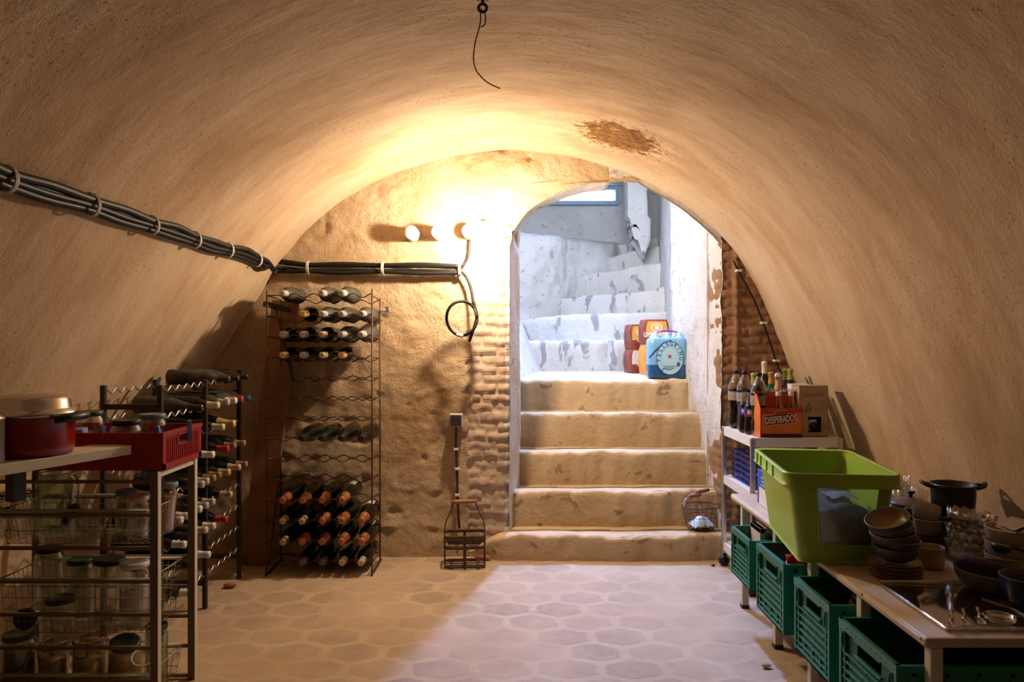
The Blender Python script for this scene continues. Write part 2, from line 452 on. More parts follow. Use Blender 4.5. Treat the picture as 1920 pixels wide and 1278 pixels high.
# brick pier at the right of the opening
rows = []; 
pz = [-.02+.0125*i for i in range(172)]
for z in pz:
    r = []
    for j in range(75):
        x = 1.322 + .0125*j
        if j == 0: r.append((1.318, WALL+.30, z))
        e, k = brick(x+2.03, z*1.0, .01)
        y = WALL + .012 - (.012*min(1,max(0,e-.006)/.006))*(.4+.8*abs(k)) + .004*nz(x,2,z,25)
        d = abs(x-1.412)
        y -= max(0, .022-d)*.6
        if x < 1.412: y += (1.412-x)*.16
        x2 = x + (.02*nz(z,0,0,4) + .012*nz(z,4,0,16) if j == 0 else 0)
        r.append((x2, y, z))
    rows.append(r)
def pidx(i, j):
    if j < 2: return 1
    x, z = rows[i][j][0]+.006, rows[i][j][2]+.006
    e, k = brick(x+2.03, z, .01)
    return 1 if e < .007 or abs(x-1.412) < .012 else 0
mb = MB(); mb.grid(rows, True, pidx)
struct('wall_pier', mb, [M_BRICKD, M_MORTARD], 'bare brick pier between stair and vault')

# ------------------------------------------------------------------ stairwell
def wall_sheet(path, z0, z1, dz=.05, amp=.02, seed=0, sub=12):
    pp = spline([(x,y,0) for x,y in path], sub)
    rows = []
    n = max(2, int((z1-z0)/dz))
    for i in range(n+1):
        z = z0+(z1-z0)*i/n; r = []
        for k, p in enumerate(pp):
            t = (pp[min(k+1,len(pp)-1)]-pp[max(k-1,0)]).normalized(); nn = Vector((-t.y,t.x,0))
            h = amp*nz(p.x+seed,p.y,z,2.5) + amp*.7*nz(p.x,p.y+seed,z,8) + amp*.4*nz(p.x,p.y+seed,z,19)
            q = p + nn*h; r.append((q.x, q.y, z))
        rows.append(r)
    return rows
mb = MB(); mb.grid(wall_sheet([(1.322,4.71),(1.305,5.2),(1.28,5.95),(1.43,6.7),(1.58,8.0),(1.78,9.0)], -.05, 3.5, .04, .016, 3, 22))
struct('wall_stair_right', mb, M_WELL, 'limewashed right wall of the stairwell')
mb = MB(); mb.grid(wall_sheet([(-.03,TB+.004),(.046,TB+.012),(.046,5.4),(.04,6.2),(.03,7.6),(.0,9.0)], -.05, 3.5, .05, .012, 9))
mb.add([(.0,5.44,1.06),(.0,7.05,1.06),(.28,7.05,1.06),(.03,5.5,1.06),(.0,5.6,1.5),(.0,7.05,1.75)], [(0,3,4),(3,2,5,4)], True)
struct('wall_stair_left', mb, M_WELL, 'limewashed left wall of the stairwell')
LB = [(-.05,7.46),(.25,7.62),(.5,7.83),(.7,8.06),(1.05,8.25),(1.3,8.55),(1.72,8.72)]
rows = wall_sheet(LB, .9, 2.36, .035, .03, 5, 14)
last = rows[-1]
for dy, dz in ((.02,.05),(.07,.09),(.16,.115)): rows.append([(x, min(y+dy,8.79), 2.36+dz+.012*nz(x,y,dz,5)) for x,y,z in last])
rows.append([(x, 8.80, 2.48) for x,y,z in last])
mb = MB(); mb.grid(rows)
struct('wall_stair_back', mb, M_WELL, 'bulging whitewashed wall behind the winder steps')
WX0, WX1, WZ0, WZ1 = .44, 1.22, 2.985, 3.13
mb = MB()
def upw(x0,x1,z0,z1):
    nx, nz_ = max(2,int((x1-x0)/.05)), max(2,int((z1-z0)/.05))
    mb.grid([[(x0+(x1-x0)*i/nx, 8.80+.018*nz(x0+(x1-x0)*i/nx,1,z0+(z1-z0)*j/nz_,3), z0+(z1-z0)*j/nz_) for i in range(nx+1)] for j in range(nz_+1)])
upw(-.2,2.0,2.44,WZ0); upw(-.2,WX0,WZ0,WZ1); upw(WX1,2.0,WZ0,WZ1); upw(-.2,2.0,WZ1,3.5)
struct('wall_stair_upper', mb, M_WELL, 'upper back wall with the slit window')
M_BLUEPAINT = mat('grey_blue_paint', (.30,.42,.55), (.36,.48,.60), 10, .6)
mb = MB(); mb.box((WX0-.02,8.70,WZ0-.045),(WX1+.02,8.98,WZ0)); mb.box((WX0-.02,8.78,WZ1),(WX1+.02,8.98,WZ1+.025))
mb.box((WX0-.03,8.78,WZ0),(WX0,8.98,WZ1)); mb.box((WX1,8.78,WZ0),(WX1+.03,8.98,WZ1))
wf = struct('window_1', mb, M_BLUEPAINT, 'narrow blue-silled window high in the stairwell')
M_SKY = emit('daylight_in_window', (.78,.90,1.0), 7)
mb = MB(); mb.box((WX0,8.93,WZ0),(WX1,8.95,WZ1)); mb.build('pane', M_SKY, wf)
mb = MB(); mb.box((.35,8.30,3.225),(1.5,8.42,3.30)); mb.box((.40,8.62,3.16),(1.45,8.68,3.20))
struct('trim_1', mb, M_BLUEPAINT, 'blue painted boards over the slit window')
# stairwell ceiling with a small rooflight
SX0, SX1, SY0, SY1 = .42, .68, 5.9, 6.95
mb = MB()
for a, b in (((-.3,TB-.05),(2.2,SY0)),((-.3,SY1),(2.2,9.1)),((-.3,SY0),(SX0,SY1)),((SX1,SY0),(2.2,SY1))):
    mb.box((a[0],a[1],3.38),(b[0],b[1],3.46))
mb.box((SX0-.05,SY0-.05,3.46),(SX1+.05,SY0,4.1)); mb.box((SX0-.05,SY1,3.46),(SX1+.05,SY1+.05,4.1)); mb.box((SX0-.05,SY0-.05,3.46),(SX0,SY1+.05,4.1)); mb.box((SX1,SY0-.05,3.46),(SX1+.05,SY1+.05,4.1)); mb.box((SX0-.05,SY0-.05,4.1),(SX1+.05,SY1+.05,4.15))
struct('ceiling_stair', mb, M_WELL, 'ceiling of the stairwell with its rooflight shaft')
mb = MB(); mb.bar((SX0+.01,SY1-.01,3.43),(SX0+.01,6.68,4.05),.02,.03); mb.bar((SX1-.01,SY1-.01,3.43),(SX1-.01,6.68,4.05),.02,.03)
wf = struct('window_2', mb, M_BLUEPAINT, 'sloped rooflight over the stair landing')
M_SKY2 = emit('sky_through_rooflight', (.25,.42,1.0), SKY_L)
mb = MB(); mb.add([(SX0+.02,SY1-.01,3.44),(SX1-.02,SY1-.01,3.44),(SX1-.02,6.68,4.06),(SX0+.02,6.68,4.06)], [(0,3,2,1)]); mb.build('pane', M_SKY2, wf)
mb = MB(); mb.box((.2,TB+.02,2.62),(1.2,TB+.05,2.66)); mb.box((.2,TB+.02,3.16),(1.2,TB+.05,3.2)); mb.box((.2,TB+.02,2.66),(.24,TB+.05,3.16)); mb.box((1.16,TB+.02,2.66),(1.2,TB+.05,3.16))
wf = struct('window_3', mb, M_BLUEPAINT, 'added unseen fill light panel above the stair opening')  # added unseen emitter that brightens the back of the stairwell
M_WELLFILL = emit('stairwell_fill_glow', (.74,.86,1.0), FILL_L)
mb = MB(); mb.add([(.24,TB+.03,2.66),(1.16,TB+.03,2.66),(1.16,TB+.03,3.16),(.24,TB+.03,3.16)], [(0,3,2,1)]); mb.build('pane', M_WELLFILL, wf)
mb = MB(); mb.box((.74,5.6,2.98),(.80,7.1,3.39)); struct('baffle_stair', mb, M_WELL, 'added unseen light baffle beside the rooflight')  # added out of view to keep rooflight off the right stair wall
# newel stub
mb = MB(); rows = []
for i in range(27):
    z = 2.33 + i*.04; r = []
    for j in range(25):
        a = 2*PI*j/24; w = .105 + .02*nz(math.cos(a),math.sin(a),z,3) + .015*nz(a,z,1,9)
        cx = 1.30 + .02*nz(z,0,0,2) + (.03 if z < 2.62 else .0)
        if i < 5: w *= (.55+.11*i)
        zz = z + (.05*nz(math.cos(a)*2,math.sin(a)*2,0,1)-.12*math.cos(a) if i < 5 else 0)
        r.append((cx+w*max(-1,min(1,1.4*math.cos(a))), 7.86+.13*max(-1,min(1,1.4*math.sin(a))), zz))
    rows.append(r)
mb.grid(rows)
struct('trim_2', mb, M_WELL, 'whitewashed stub of the newel wall')

# steps
def step(nose, zb, depth, mat_, name='step', parent=None, amp=.017, seed=0):
    """nose: list of points along the top front edge; riser drops to zb, tread runs back by depth"""
    P = spline(nose, 16) if len(nose) > 2 else [Vector(nose[0])+(Vector(nose[1])-Vector(nose[0]))*k/70 for k in range(71)]
    prof = [(.0,0.0),(0,.25),(0,.5),(0,.74),(0,.87),(.003,.92),(.009,.96),(.018,.985),(.032,1.0)]
    rows = []
    for dy, f in prof:
        r = []
        for p in P:
            e = amp*nz(p.x,seed,0,5)+amp*.7*nz(p.x,seed,1,14)
            z = zb+(p.z-zb)*f + (e*.8 if f > .9 else 0)
            bite = max(0, nz(p.x,seed,4,7)-.2)*.06*(1 if .7 < f < .99 else (.5 if f >= .5 else 0))
            r.append((p.x, p.y+dy+e+.006*nz(p.x,z,seed,9)+bite, z))
        rows.append(r)
    for q in (.075,.12,depth*.5,depth*.8,depth+.03):
        rows.append([(p.x, p.y+q, p.z+.006*nz(p.x,p.y+q,seed,5)) for p in P])
    mb = MB(); mb.grid(rows)
    return mb.build(name, mat_, parent)
stairs = bpy.data.objects.new('stairs', None); COL.objects.link(stairs); stairs['kind'] = 'structure'; stairs['label'] = 'worn limewashed stone stair winding up out of the cellar'; stairs['category'] = 'stairs'
Z = [0, .16, .388, .612, .848, 1.068]
D = [0, 4.58, 4.79, 5.0, 5.21, 5.42]
for k in range(1, 6):
    x0 = -.09 if k == 1 else .0
    step([(-.30,4.69,.02),(-.2,4.655,.07),(-.12,4.61,.125),(-.03,4.585,.155),(.15,4.58,.16),(.5,4.585,.158),(.95,4.58,.162),(1.25,4.585,.158),(1.38,4.6,.15)] if k == 1 else [(x0,D[k],Z[k]),(1.36,D[k],Z[k])], Z[k-1]-.02, .21 if k < 5 else 1.66, M_STEP, parent=stairs, seed=k*3.1)
step([(-.1,7.03,1.352),(1.7,7.03,1.362)], 1.04, .6, M_WIND, parent=stairs, seed=21)
step([at(950,603,7.5),at(1060,590,7.3),at(1150,587,7.22),at(1275,583,7.15)], 1.33, .9, M_WIND, parent=stairs, seed=24)
step([at(1005,571,8.0),at(1060,559,7.8),at(1130,551,7.62),at(1215,544,7.48),at(1275,530,7.35)], 1.52, .9, M_WIND, parent=stairs, seed=27)
step([at(1060,518,8.15),at(1100,513,8.05),at(1144,507,7.95),at(1190,499,7.83),at(1260,487,7.68)], 1.78, .9, M_WIND, parent=stairs, seed=30)
step([at(1125,484,8.3),at(1155,479,8.2),at(1180,471,8.1),at(1260,455,7.95)], 2.02, .8, M_WIND, parent=stairs, seed=33)
step([at(1140,462,8.55),at(1190,452,8.4),at(1270,437,8.2)], 2.2, .6, M_WIND, parent=stairs, seed=36)

# ------------------------------------------------------------------ lamp
lamp = thing('wall_lamp', 'bare glowing bulb on the end wall right of the white pegs', 'lamp', (-.17,4.35,1.985))
M_BULB = emit('glowing_bulb', (1.0,.79,.56), LAMP_L)
mb = MB(); mb.lathe([(0,-.036),(.014,-.033),(.026,-.024),(.034,-.008),(.035,.004),(.030,.02),(.02,.034),(.014,.042)], 20); mb.build('bulb', M_BULB, lamp)
mb = MB(); mb.lathe([(.0,.075),(.012,.074),(.018,.066),(.018,.042),(.0,.041)], 16); mb.build('socket', M_WHITEPL, lamp)
off = Vector((-.17,4.35,1.985))
pts = [Vector((-.17,4.35,2.058)), Vector((-.165,4.5,2.075)), at(905,448,4.66), at(930,450,4.665), at(950,442,4.665), at(957,432,4.66), at(953,424,4.66), at(940,420,4.66), at(934,430,4.66), at(938,440,4.665)]
mb = MB(); mb.tube([p-off for p in spline(pts, 6)], .0032, 6); mb.build('cord', M_WHITEPL, lamp)
mb = MB(); c = at(957,437,4.665)-off; mb.box((c.x-.01,c.y-.01,c.z-.016),(c.x+.01,c.y+.04,c.z+.016)); mb.build('cord_clip', M_WHITEPL, lamp, .003)

w = bpy.data.worlds.new('world'); SC.world = w; w.use_nodes = True
w.node_tree.nodes['Background'].inputs[0].default_value = (.5,.6,.8,1); w.node_tree.nodes['Background'].inputs[1].default_value = .02
SC.view_settings.view_transform = 'Standard'; SC.view_settings.look = 'None'
SC.view_settings.exposure = EXPOSURE; SC.view_settings.gamma = 1
SC.cycles.max_bounces = 10; SC.cycles.diffuse_bounces = 2; SC.cycles.transparent_max_bounces = 24; SC.cycles.glossy_bounces = 4
SC.cycles.sample_clamp_indirect = 8; SC.cycles.use_denoising = True
# ------------------------------------------------------------------ bottles
M_DGLASS = mat('dark_bottle_glass', (.006,.008,.005), None, rough=.1, spec=.42)
M_DUSTY = mat('dusty_bottle_glass', (.022,.022,.018), (.085,.075,.06), 14, .5, spec=.35)
CAP = {'grey':(.46,.42,.40),'copper':(.50,.17,.07),'gold':(.66,.46,.17),'black':(.015,.013,.013),'tan':(.55,.40,.24),'red':(.42,.03,.035),'teal':(.06,.22,.30),
       'white':(.75,.72,.68),'brown':(.30,.17,.09),'cream':(.66,.56,.38),'cork':(.60,.48,.34),'purple':(.16,.10,.12)}
def capm(c): return mat('foil_'+c, CAP[c], None, rough=.38, metal=.25 if c in ('copper','gold','tan') else 0, spec=.5)
M_LABEL = mat('paper_label', (.62,.56,.45), (.52,.45,.33), 30, .8)
BORD = [(0,.004),(.030,0),(.0365,.004),(.0375,.012),(.0375,.185),(.0362,.2),(.029,.221),(.0195,.237),(.0148,.252),(.0136,.27),(.0136,.299),(0,.299)]
BURG = [(0,.004),(.032,0),(.039,.004),(.040,.012),(.040,.155),(.037,.175),(.028,.205),(.020,.23),(.0155,.252),(.0138,.27),(.0138,.299),(0,.299)]
CHAM = [(0,.004),(.036,0),(.043,.006),(.044,.015),(.044,.14),(.0405,.168),(.030,.21),(.0205,.245),(.0165,.268),(.0155,.285),(.0155,.312),(0,.312)]
def capprof(r0, L, low, rlow):
    return [(0,L+.0012),(.0055,L+.0012),(.0062,L+.003),(.0098,L+.003),(.0105,L+.0016),(r0+.0012,L+.0012),(r0+.0026,L-.002),(r0+.0026,L-.012),(r0+.0010,L-.014),(r0+.0010,L-.035),(rlow,low)]
SHAPE = {'bord':(BORD, capprof(.0136,.299,.246,.0172)), 'burg':(BURG, capprof(.0138,.299,.240,.0190)), 'cham':(CHAM, capprof(.0155,.312,.228,.0262))}
CACHE = {}
def cached(key, fn):
    if key not in CACHE: CACHE[key] = fn()
    return CACHE[key]
def bottle(shape, cap, base, d, label, group, glassm=None, paper=0, name='wine_bottle', roll=0.0, capless=False, sc=1.0):
    gm = glassm or M_DGLASS
    e = aim(d)
    o = thing(name, label, 'bottle', base, e, group)
    o.scale = (sc,sc,sc)
    body, cp = SHAPE[shape]
    put('bottle_glass', cached((shape,'b',gm.name), lambda: MB().lathe(body, 20).mesh('bottle_glass', gm)), o)
    if capless:
        put('cork', cached((shape,'cork',cap), lambda: MB().lathe([(0,body[-1][1]+.004),(.010,body[-1][1]+.004),(.0115,body[-1][1]),(.0115,body[-1][1]-.02)], 14).mesh('cork', capm(cap))), o)
    else:
        put('foil_capsule', cached((shape,'c',cap), lambda: MB().lathe(cp[::-1], 20).mesh('foil_capsule', capm(cap))), o)
    if paper:
        R = {'bord':.0379,'burg':.0404,'cham':.0444}[shape]
        z0, z1 = (.05,.145) if shape != 'cham' else (.045,.12)
        put('paper_label', cached((shape,'l'), lambda: MB().lathe([(R,z0),(R,z1)], 14, ang=2.3).mesh('paper_label', M_LABEL)), o, rot=(0,0,paper))
    return o

# ------------------------------------------------------------------ tall wire wine rack
RX0, RX1, RF, RR = -1.414, -.807, 4.305, 4.565
LV = [1.612-.1184*i for i in range(14)]
ORD = ['first','second','third','fourth','fifth','sixth','seventh','eighth','ninth','tenth','eleventh','twelfth','thirteenth','lowest']
rack = thing('wine_rack', 'tall brown wire wine rack standing against the rubble end wall', 'wine rack', (RX0,RF,0))
def rk(p): return Vector(p)-Vector((RX0,RF,0))
for x, y, h in ((RX0,RF,1.64),(RX1,RF,1.65),(RX0,RR,1.60),(RX1,RR,1.61)):
    mb = MB(); mb.cyl(rk((x,y,0)), rk((x,y,h)), .0046, n=8); mb.build('post', M_RUSTMETAL, rack)
CX0, CP = -1.311, .1122
def wave_me():
    pts = [(0,0,0)]
    n = 60
    for i in range(n+1):
        x = -1.367+(RX1+1.367)*i/n
        pts.append((x-RX0, 0, -.0115*math.cos(2*PI*(x-CX0)/CP)*(min(1,i/6))))
    mb = MB(); mb.tube(pts, .0034, 6); return mb.mesh('wavy_rail', M_RUSTMETAL)
wm = wave_me()
for i, z in enumerate(LV):
    put('wavy_rail', wm, rack, (0,-.001,z)); put('wavy_rail', wm, rack, (0,RR-RF,z-.022))
rung = MB(); rung.cyl((0,0,0),(0,RR-RF,-.012),.0034,n=6); rung = rung.mesh('side_rung', M_RUSTMETAL)
for z in LV:
    put('side_rung', rung, rack, (0,0,z)); put('side_rung', rung, rack, (RX1-RX0,0,z))
for x in (RX0, RX1):
    mb = MB(); mb.bar(rk((x,RF-.02,.006)), rk((x,RR+.04,.006)), .012, .012); mb.build('foot', M_RUSTMETAL, rack)
mb = MB(); mb.bar(rk((RX0-.02,RF+.02,1.565)), rk((RX0+.05,RR,1.54)), .02,.03); mb.cyl(rk((RX0+.02,RF+.1,1.55)), rk((RX0+.08,RR,1.1)), .006, n=6); mb.build('brace', M_BLACKMETAL, rack)
mb = MB(); mb.cyl(rk((RX1,RR-.01,1.535)), rk((RX1+.055,RR+.02,1.545)), .009, n=8); mb.box(rk((RX1+.03,RR,1.525)), rk((RX1+.055,RR+.11,1.562))); mb.build('wall_bracket', M_SILVER, rack, .003)

COLN = ['leftmost','second from the left','middle','second from the right','rightmost']
fill = {0:[(0,'grey','bord',1),(2,'grey','bord',1),(3,'grey','burg',1)], 1:[(1,'gold','burg',0),(2,'grey','bord',1),(3,'grey','bord',1),(4,'grey','bord',1)],
        2:[(0,'grey','bord',0),(1,'grey','bord',0),(2,'tan','bord',0),(3,'grey','burg',1),(4,'grey','burg',1)],
        3:[(0,'tan','bord',0),(1,'grey','bord',0),(2,'tan','bord',0),(3,'gold','bord',0)],
        7:[(1,'black','burg',0),(2,'black','burg',0),(3,'black','burg',0),(4,'black','burg',0)],
        10:[(0,'copper','cham',0),(1,'copper','cham',0),(2,'copper','cham',0),(3,'copper','cham',2)],
        11:[(0,'tan','bord',0),(1,'tan','bord',0),(2,'copper','cham',0),(3,'copper','cham',0),(4,'copper','cham',2)],
        12:[(0,'tan','bord',0),(1,'copper','cham',0),(2,'copper','cham',0),(3,'copper','cham',0),(4,'copper','cham',2)],
        13:[(1,'purple','bord',0),(2,'purple','bord',0),(3,'cork','bord',0),(4,'cork','bord',0)]}
for r, cells in fill.items():
    for c, cap, sh, dust in cells:
        x = CX0 + c*CP; z = LV[r]
        S = 1.2 if sh != 'cham' else 1.13
        R = S*{'bord':.0375,'burg':.040,'cham':.044}[sh]; nr = S*(.0165 if sh != 'cham' else .0185)
        zf = z-.0115+.0034+nr; zb = z-.022-.0115+.0034+R
        L = S*(.299 if sh != 'cham' else .312)
        yf = RF-.035-.01*random.random(); yb = yf+L
        jx = random.uniform(-.006,.006)
        base = Vector((x+jx, yb, zb)); tip = Vector((x+jx*.4, yf, zf))
        what = {'copper':'champagne bottle with copper neck','black':'glossy black-capped bottle','cork':'dark bottle with bare cork'}.get(cap, ('dusty' if dust == 1 else 'dark')+' '+cap+'-capped bottle')
        bottle(sh, cap, base, tip-base, '%s, %s, %s row of tall wire rack' % (what, COLN[c], ORD[r]), 'bottles in the tall wire rack', M_DUSTY if dust == 1 else M_DGLASS, 1.0 if dust == 2 else 0, sc=S)

# leaning board between the racks
mb = MB(); mb.box((-.085,-.010,0),(.085,.010,1.60)); bd = mb.build('wooden_board', M_WOOD, None, .002)
bd.location = (-1.545,4.49,0.006); bd.rotation_euler = (math.radians(-4.6),math.radians(5.0),math.radians(-6))
tag(bd, 'long brown wooden board leaning against the wall beside the tall rack', 'board')

# ------------------------------------------------------------------ low black rack along the left wall
low = thing('wine_rack', 'low black steel wine rack along the left wall', 'wine rack', (-1.55,3.29,0))
def lk(p): return Vector(p)-Vector((-1.55,3.29,0))
PY = (3.29,3.77,4.24); RZ = [1.135-.12*k for k in range(9)]
for y in PY:
    for x, h in ((-1.55,1.155+(.03 if y > 4 else 0)),(-1.80,1.155)):
        mb = MB(); mb.box(lk((x-.011,y-.011,0)), lk((x+.011,y+.011,h))); mb.build('post', M_BLACKMETAL, low, .002)
    for z in (.13,1.06):
        mb = MB(); mb.box(lk((-1.80,y-.009,z-.012)), lk((-1.55,y+.009,z+.012))); mb.build('cross_bar', M_BLACKMETAL, low)
n = 80
zig = []
for i in range(n+1):
    y = (PY[2]-PY[0])*i/n; zig.append((0,y,-.011*math.cos(2*PI*y/.0792*.98+1.2)))
mb = MB(); mb.tube(zig, .0036, 5); zm = mb.mesh('wavy_rail', M_SILVER)
for z in RZ:
    put('wavy_rail', zm, low, (0.0,0,z)); put('wavy_rail', zm, low, (-.25,0,z-.01))
low_b = [(0,4.18,'black',1,'bord'),(0,4.02,'black',0,'burg'),(0,3.93,'black',0,'bord'),
 (1,4.21,'teal',0,'bord'),(1,4.11,'red',0,'bord'),(1,4.02,'white',0,'bord'),(1,3.92,'grey',0,'bord'),(1,3.74,'cream',1,'bord'),(1,3.58,'black',0,'burg'),
 (2,3.99,'gold',0,'cham'),(2,3.83,'cream',0,'bord'),
 (3,4.10,'brown',0,'bord'),(3,4.01,'brown',0,'bord'),(3,3.89,'red',0,'bord'),(3,3.69,'white',0,'bord'),
 (4,4.13,'brown',0,'bord'),(4,4.03,'tan',0,'burg'),(4,3.88,'tan',0,'bord'),(4,3.795,'brown',0,'bord'),(4,3.715,'brown',0,'bord'),(4,3.635,'grey',0,'bord'),(4,3.55,'grey',0,'bord'),
 (5,3.90,'tan',0,'bord'),(5,3.72,'grey',0,'bord'),(5,3.64,'grey',0,'bord'),(5,3.56,'white',0,'bord'),(5,3.42,'white',0,'bord'),(5,3.34,'white',0,'bord'),
 (6,3.86,'red',0,'bord'),(6,3.72,'white',0,'bord'),(6,3.64,'cream',0,'bord'),(6,3.50,'black',0,'cham'),(6,3.38,'white',0,'bord'),
 (7,3.64,'white',0,'bord'),(7,3.47,'black',0,'cham'),(8,3.44,'white',0,'bord')]
ADJ = {'white':'pale'}
seen_rows = {}
for r, y, cap, pap, sh in low_b:
    seen_rows.setdefault(r, []).append(y)
RN = ['top row','second row','third row','fourth row','fifth row','sixth row','seventh row','eighth row','bottom row']
for r, y, cap, pap, sh in low_b:
    ysr = sorted(seen_rows[r], reverse=True); k = ysr.index(y); m = len(ysr)
    posn = 'only one' if m == 1 else ('farthest one' if k == 0 else ('nearest one' if k == m-1 else ORD[k]+' from the back'))
    S = 1.08; R = S*{'bord':.0375,'burg':.040,'cham':.044}[sh]; nr = S*.0165
    zf = RZ[r]-.008+nr+.004; zb = RZ[r]-.018+R+.004
    L = S*(.299 if sh != 'cham' else .312)
    xt = -1.475+random.uniform(-.012,.012)
    base = Vector((xt-L, y, zb)); tip = Vector((xt, y, zf))
    bottle(sh, cap, base, tip-base, '%s-necked bottle, %s, %s of the low black rack' % (ADJ.get(cap,cap), posn, RN[r]), 'bottles in the low black rack', M_DUSTY if (r < 2 and not pap) else M_DGLASS, -.6 if pap else 0, sc=S)
# timber blocks the low rack stands on
mb = MB(); mb.box((-1.90,3.735,-.002),(-1.50,3.81,.0)) 

# ------------------------------------------------------------------ cable run along the vault and end wall
M_CABLE = mat('black_cable_sheath', (.012,.011,.011), None, rough=.5, spec=.25)
M_TIE = mat('white_cable_tie', (.72,.70,.64), None, rough=.5)
M_GREENWIRE = mat('green_yellow_wire', (.20,.24,.08), None, rough=.5)
run = thing('cable_run', 'bundle of black cables strapped along the left vault and end wall', 'cable')
ctr = [(-70,300),(18,338),(95,362),(175,386),(235,406),(288,424),(330,436),(368,451),(400,462),(430,470),(460,476),(484,488),(500,498)]
ctr_d = {}
base_pts = [vault_hit(px, py, .03) for px, py in ctr]
wallpts = [at(px,py,4.645) for px,py in ((516,498),(545,500),(578,502),(640,503),(718,503),(790,504),(862,505))]
def cable(offs, r, m, sway, seed, walloff, wsway):
    pts = []
    for i, p in enumerate(base_pts):
        t = (base_pts[min(i+1,len(base_pts)-1)]-base_pts[max(i-1,0)]).normalized()
        inn = Vector((0-p.x,0,1.0-p.z)).normalized(); side = t.cross(inn).normalized()
        tied = i in (1,3,5,7,9,11)
        s = 0 if tied else sway*(1 if seed % 2 else -1)
        pts.append(p + side*(offs[0]+s) + inn*(offs[1]-.012))
    for i, p in enumerate(wallpts):
        tied = i in (2,4,6)
        s = 0 if tied else wsway
        pts.append(p + Vector((0,-.0, walloff+s)))
    mb = MB(); mb.tube(spline(pts, 6), r, 7); mb.build('cable', m, run)
cable((.019,.004), .0145, M_CABLE, .006, 1, .019, .008)
cable((-.019,.004), .0145, M_CABLE, .006, 2, -.020, -.007)
cable((.0,.012), .0110, M_CABLE, .003, 1, .016, .002)
cable((.0,-.004), .0100, M_CABLE, .004, 2, -.012, .004)
for off_, sw_, r_ in ((.005,.004,.0035),(-.003,-.006,.003)):
    mb = MB(); mb.tube(spline([p+Vector((0,.004,off_+(0 if i in (2,4,6) else sw_))) for i, p in enumerate(wallpts)],6), r_, 5); mb.build('thin_wire', M_GREENWIRE, run, label='thin green and yellow wire')
def tie(p, axis, up, w):
    axis = axis.normalized(); up = (up-axis*up.dot(axis)).normalized(); n3 = axis.cross(up)
    pts = [p+up*math.cos(a)*w+n3*math.sin(a)*w*.75 for a in [2*PI*k/16 for k in range(16)]]
    mb = MB()
    for sft in (-.006,-.002,.002,.006): mb.tube([q+axis*sft for q in pts], .0028, 5, True)
    mb.build('cable_tie', M_TIE, run)
for i in (1,3,5,7,9,11):
    p = base_pts[i]; t = base_pts[min(i+1,len(base_pts)-1)]-base_pts[i-1]
    tie(p+Vector((0-p.x,0,1.0-p.z)).normalized()*-.008, t, Vector((0,0,1)), .039)
for i in (0,2,4,6): tie(wallpts[i], Vector((1,0,0)), Vector((0,0,1)), .039)
# cable that climbs and the hanging coil
mb = MB(); mb.tube(spline([at(866,500,4.65),at(873,490,4.655),at(879,474,4.655),at(880,455,4.66),at(881,436,4.68)], 6), .009, 7); c = mb.build('electric_cable', M_CABLE)
tag(c, 'short black cable climbing from the cable run to the rightmost peg', 'cable')
coil = thing('cable_coil', 'black cable hanging in a loop from the end of the cable run', 'cable', at(867,597,4.6))
o0 = at(867,597,4.6)
pts = [at(866,510,4.645),at(876,522,4.63),at(884,545,4.61),at(888,572,4.58)]
ring = [Vector((.093*math.cos(a),-.05+.02*math.sin(a*2),.104*math.sin(a)))+o0 for a in [.35-2*PI*k/20*1.0 for k in range(20)]]
tail = [at(893,600,4.55),at(886,622,4.55),at(880,640,4.56)]
mb = MB(); mb.tube([p-o0 for p in spline(pts+[at(893,590,4.545)]+tail, 6)], .0095, 7); mb.build('cable', M_CABLE, coil)
mb = MB(); mb.tube([p-o0 for p in spline([at(888,565,4.58)]+ring, 5)], .0095, 7); mb.build('cable', M_CABLE, coil)
mb = MB(); q = at(862,628,4.545)-o0; mb.cyl(q+Vector((-.02,0,.004)), q+Vector((.02,0,-.006)), .012, n=10); mb.build('white_tape', M_TIE, coil)
# pegs
PL = ['leftmost white round wall peg in the row by the bulb','middle white round wall peg in the row by the bulb','rightmost white round wall peg, nearest the bulb']
for (px, py), lb in zip(((773,438),(823,437),(880,435)), PL):
    p = at(px,py,4.64)
    mb = MB(); M = Matrix.Translation(p) @ Matrix.Rotation(PI/2, 4, 'X')
    mb.lathe([(0,.06),(.040,.06),(.0425,.057),(.0425,-.075)], 28, M); o = mb.build('wall_peg', M_WHITEPL); tag(o, lb, 'peg', 'white wall pegs')
    for pl in o.data.polygons: pl.use_smooth = True
# switch box with conduit
p = at(855,788,4.62)
sw = thing('wall_switch', 'dark faced light switch box on the wall left of the bricks', 'switch', p)
mb = MB(); mb.box((-.040,0,-.040),(.040,.06,.040)); mb.build('box', mat('grey_switch_box',(.5,.47,.44),None,rough=.5), sw, .004)
mb = MB(); mb.box((-.034,-.008,-.034),(.034,.002,.034)); mb.build('rocker', mat('dark_rocker',(.045,.035,.035),None,rough=.4), sw, .004, label='dark square rocker plate')
pts = [at(856,799,4.645)-p,at(855,830,4.65)-p,at(857,880,4.655)-p,at(858,930,4.655)-p,at(861,990,4.655)-p]
mb = MB(); mb.tube(spline(pts,5), .0085, 8); mb.build('conduit', M_RUSTMETAL, sw)
for px, py in ((855,842),(857,879),(857,928)):
    q = at(px,py,4.64)-p; mb = MB(); mb.box((q.x-.014,q.y-.004,q.z-.007),(q.x+.014,q.y+.03,q.z+.007)); mb.build('clip', M_TIE, sw, .002)
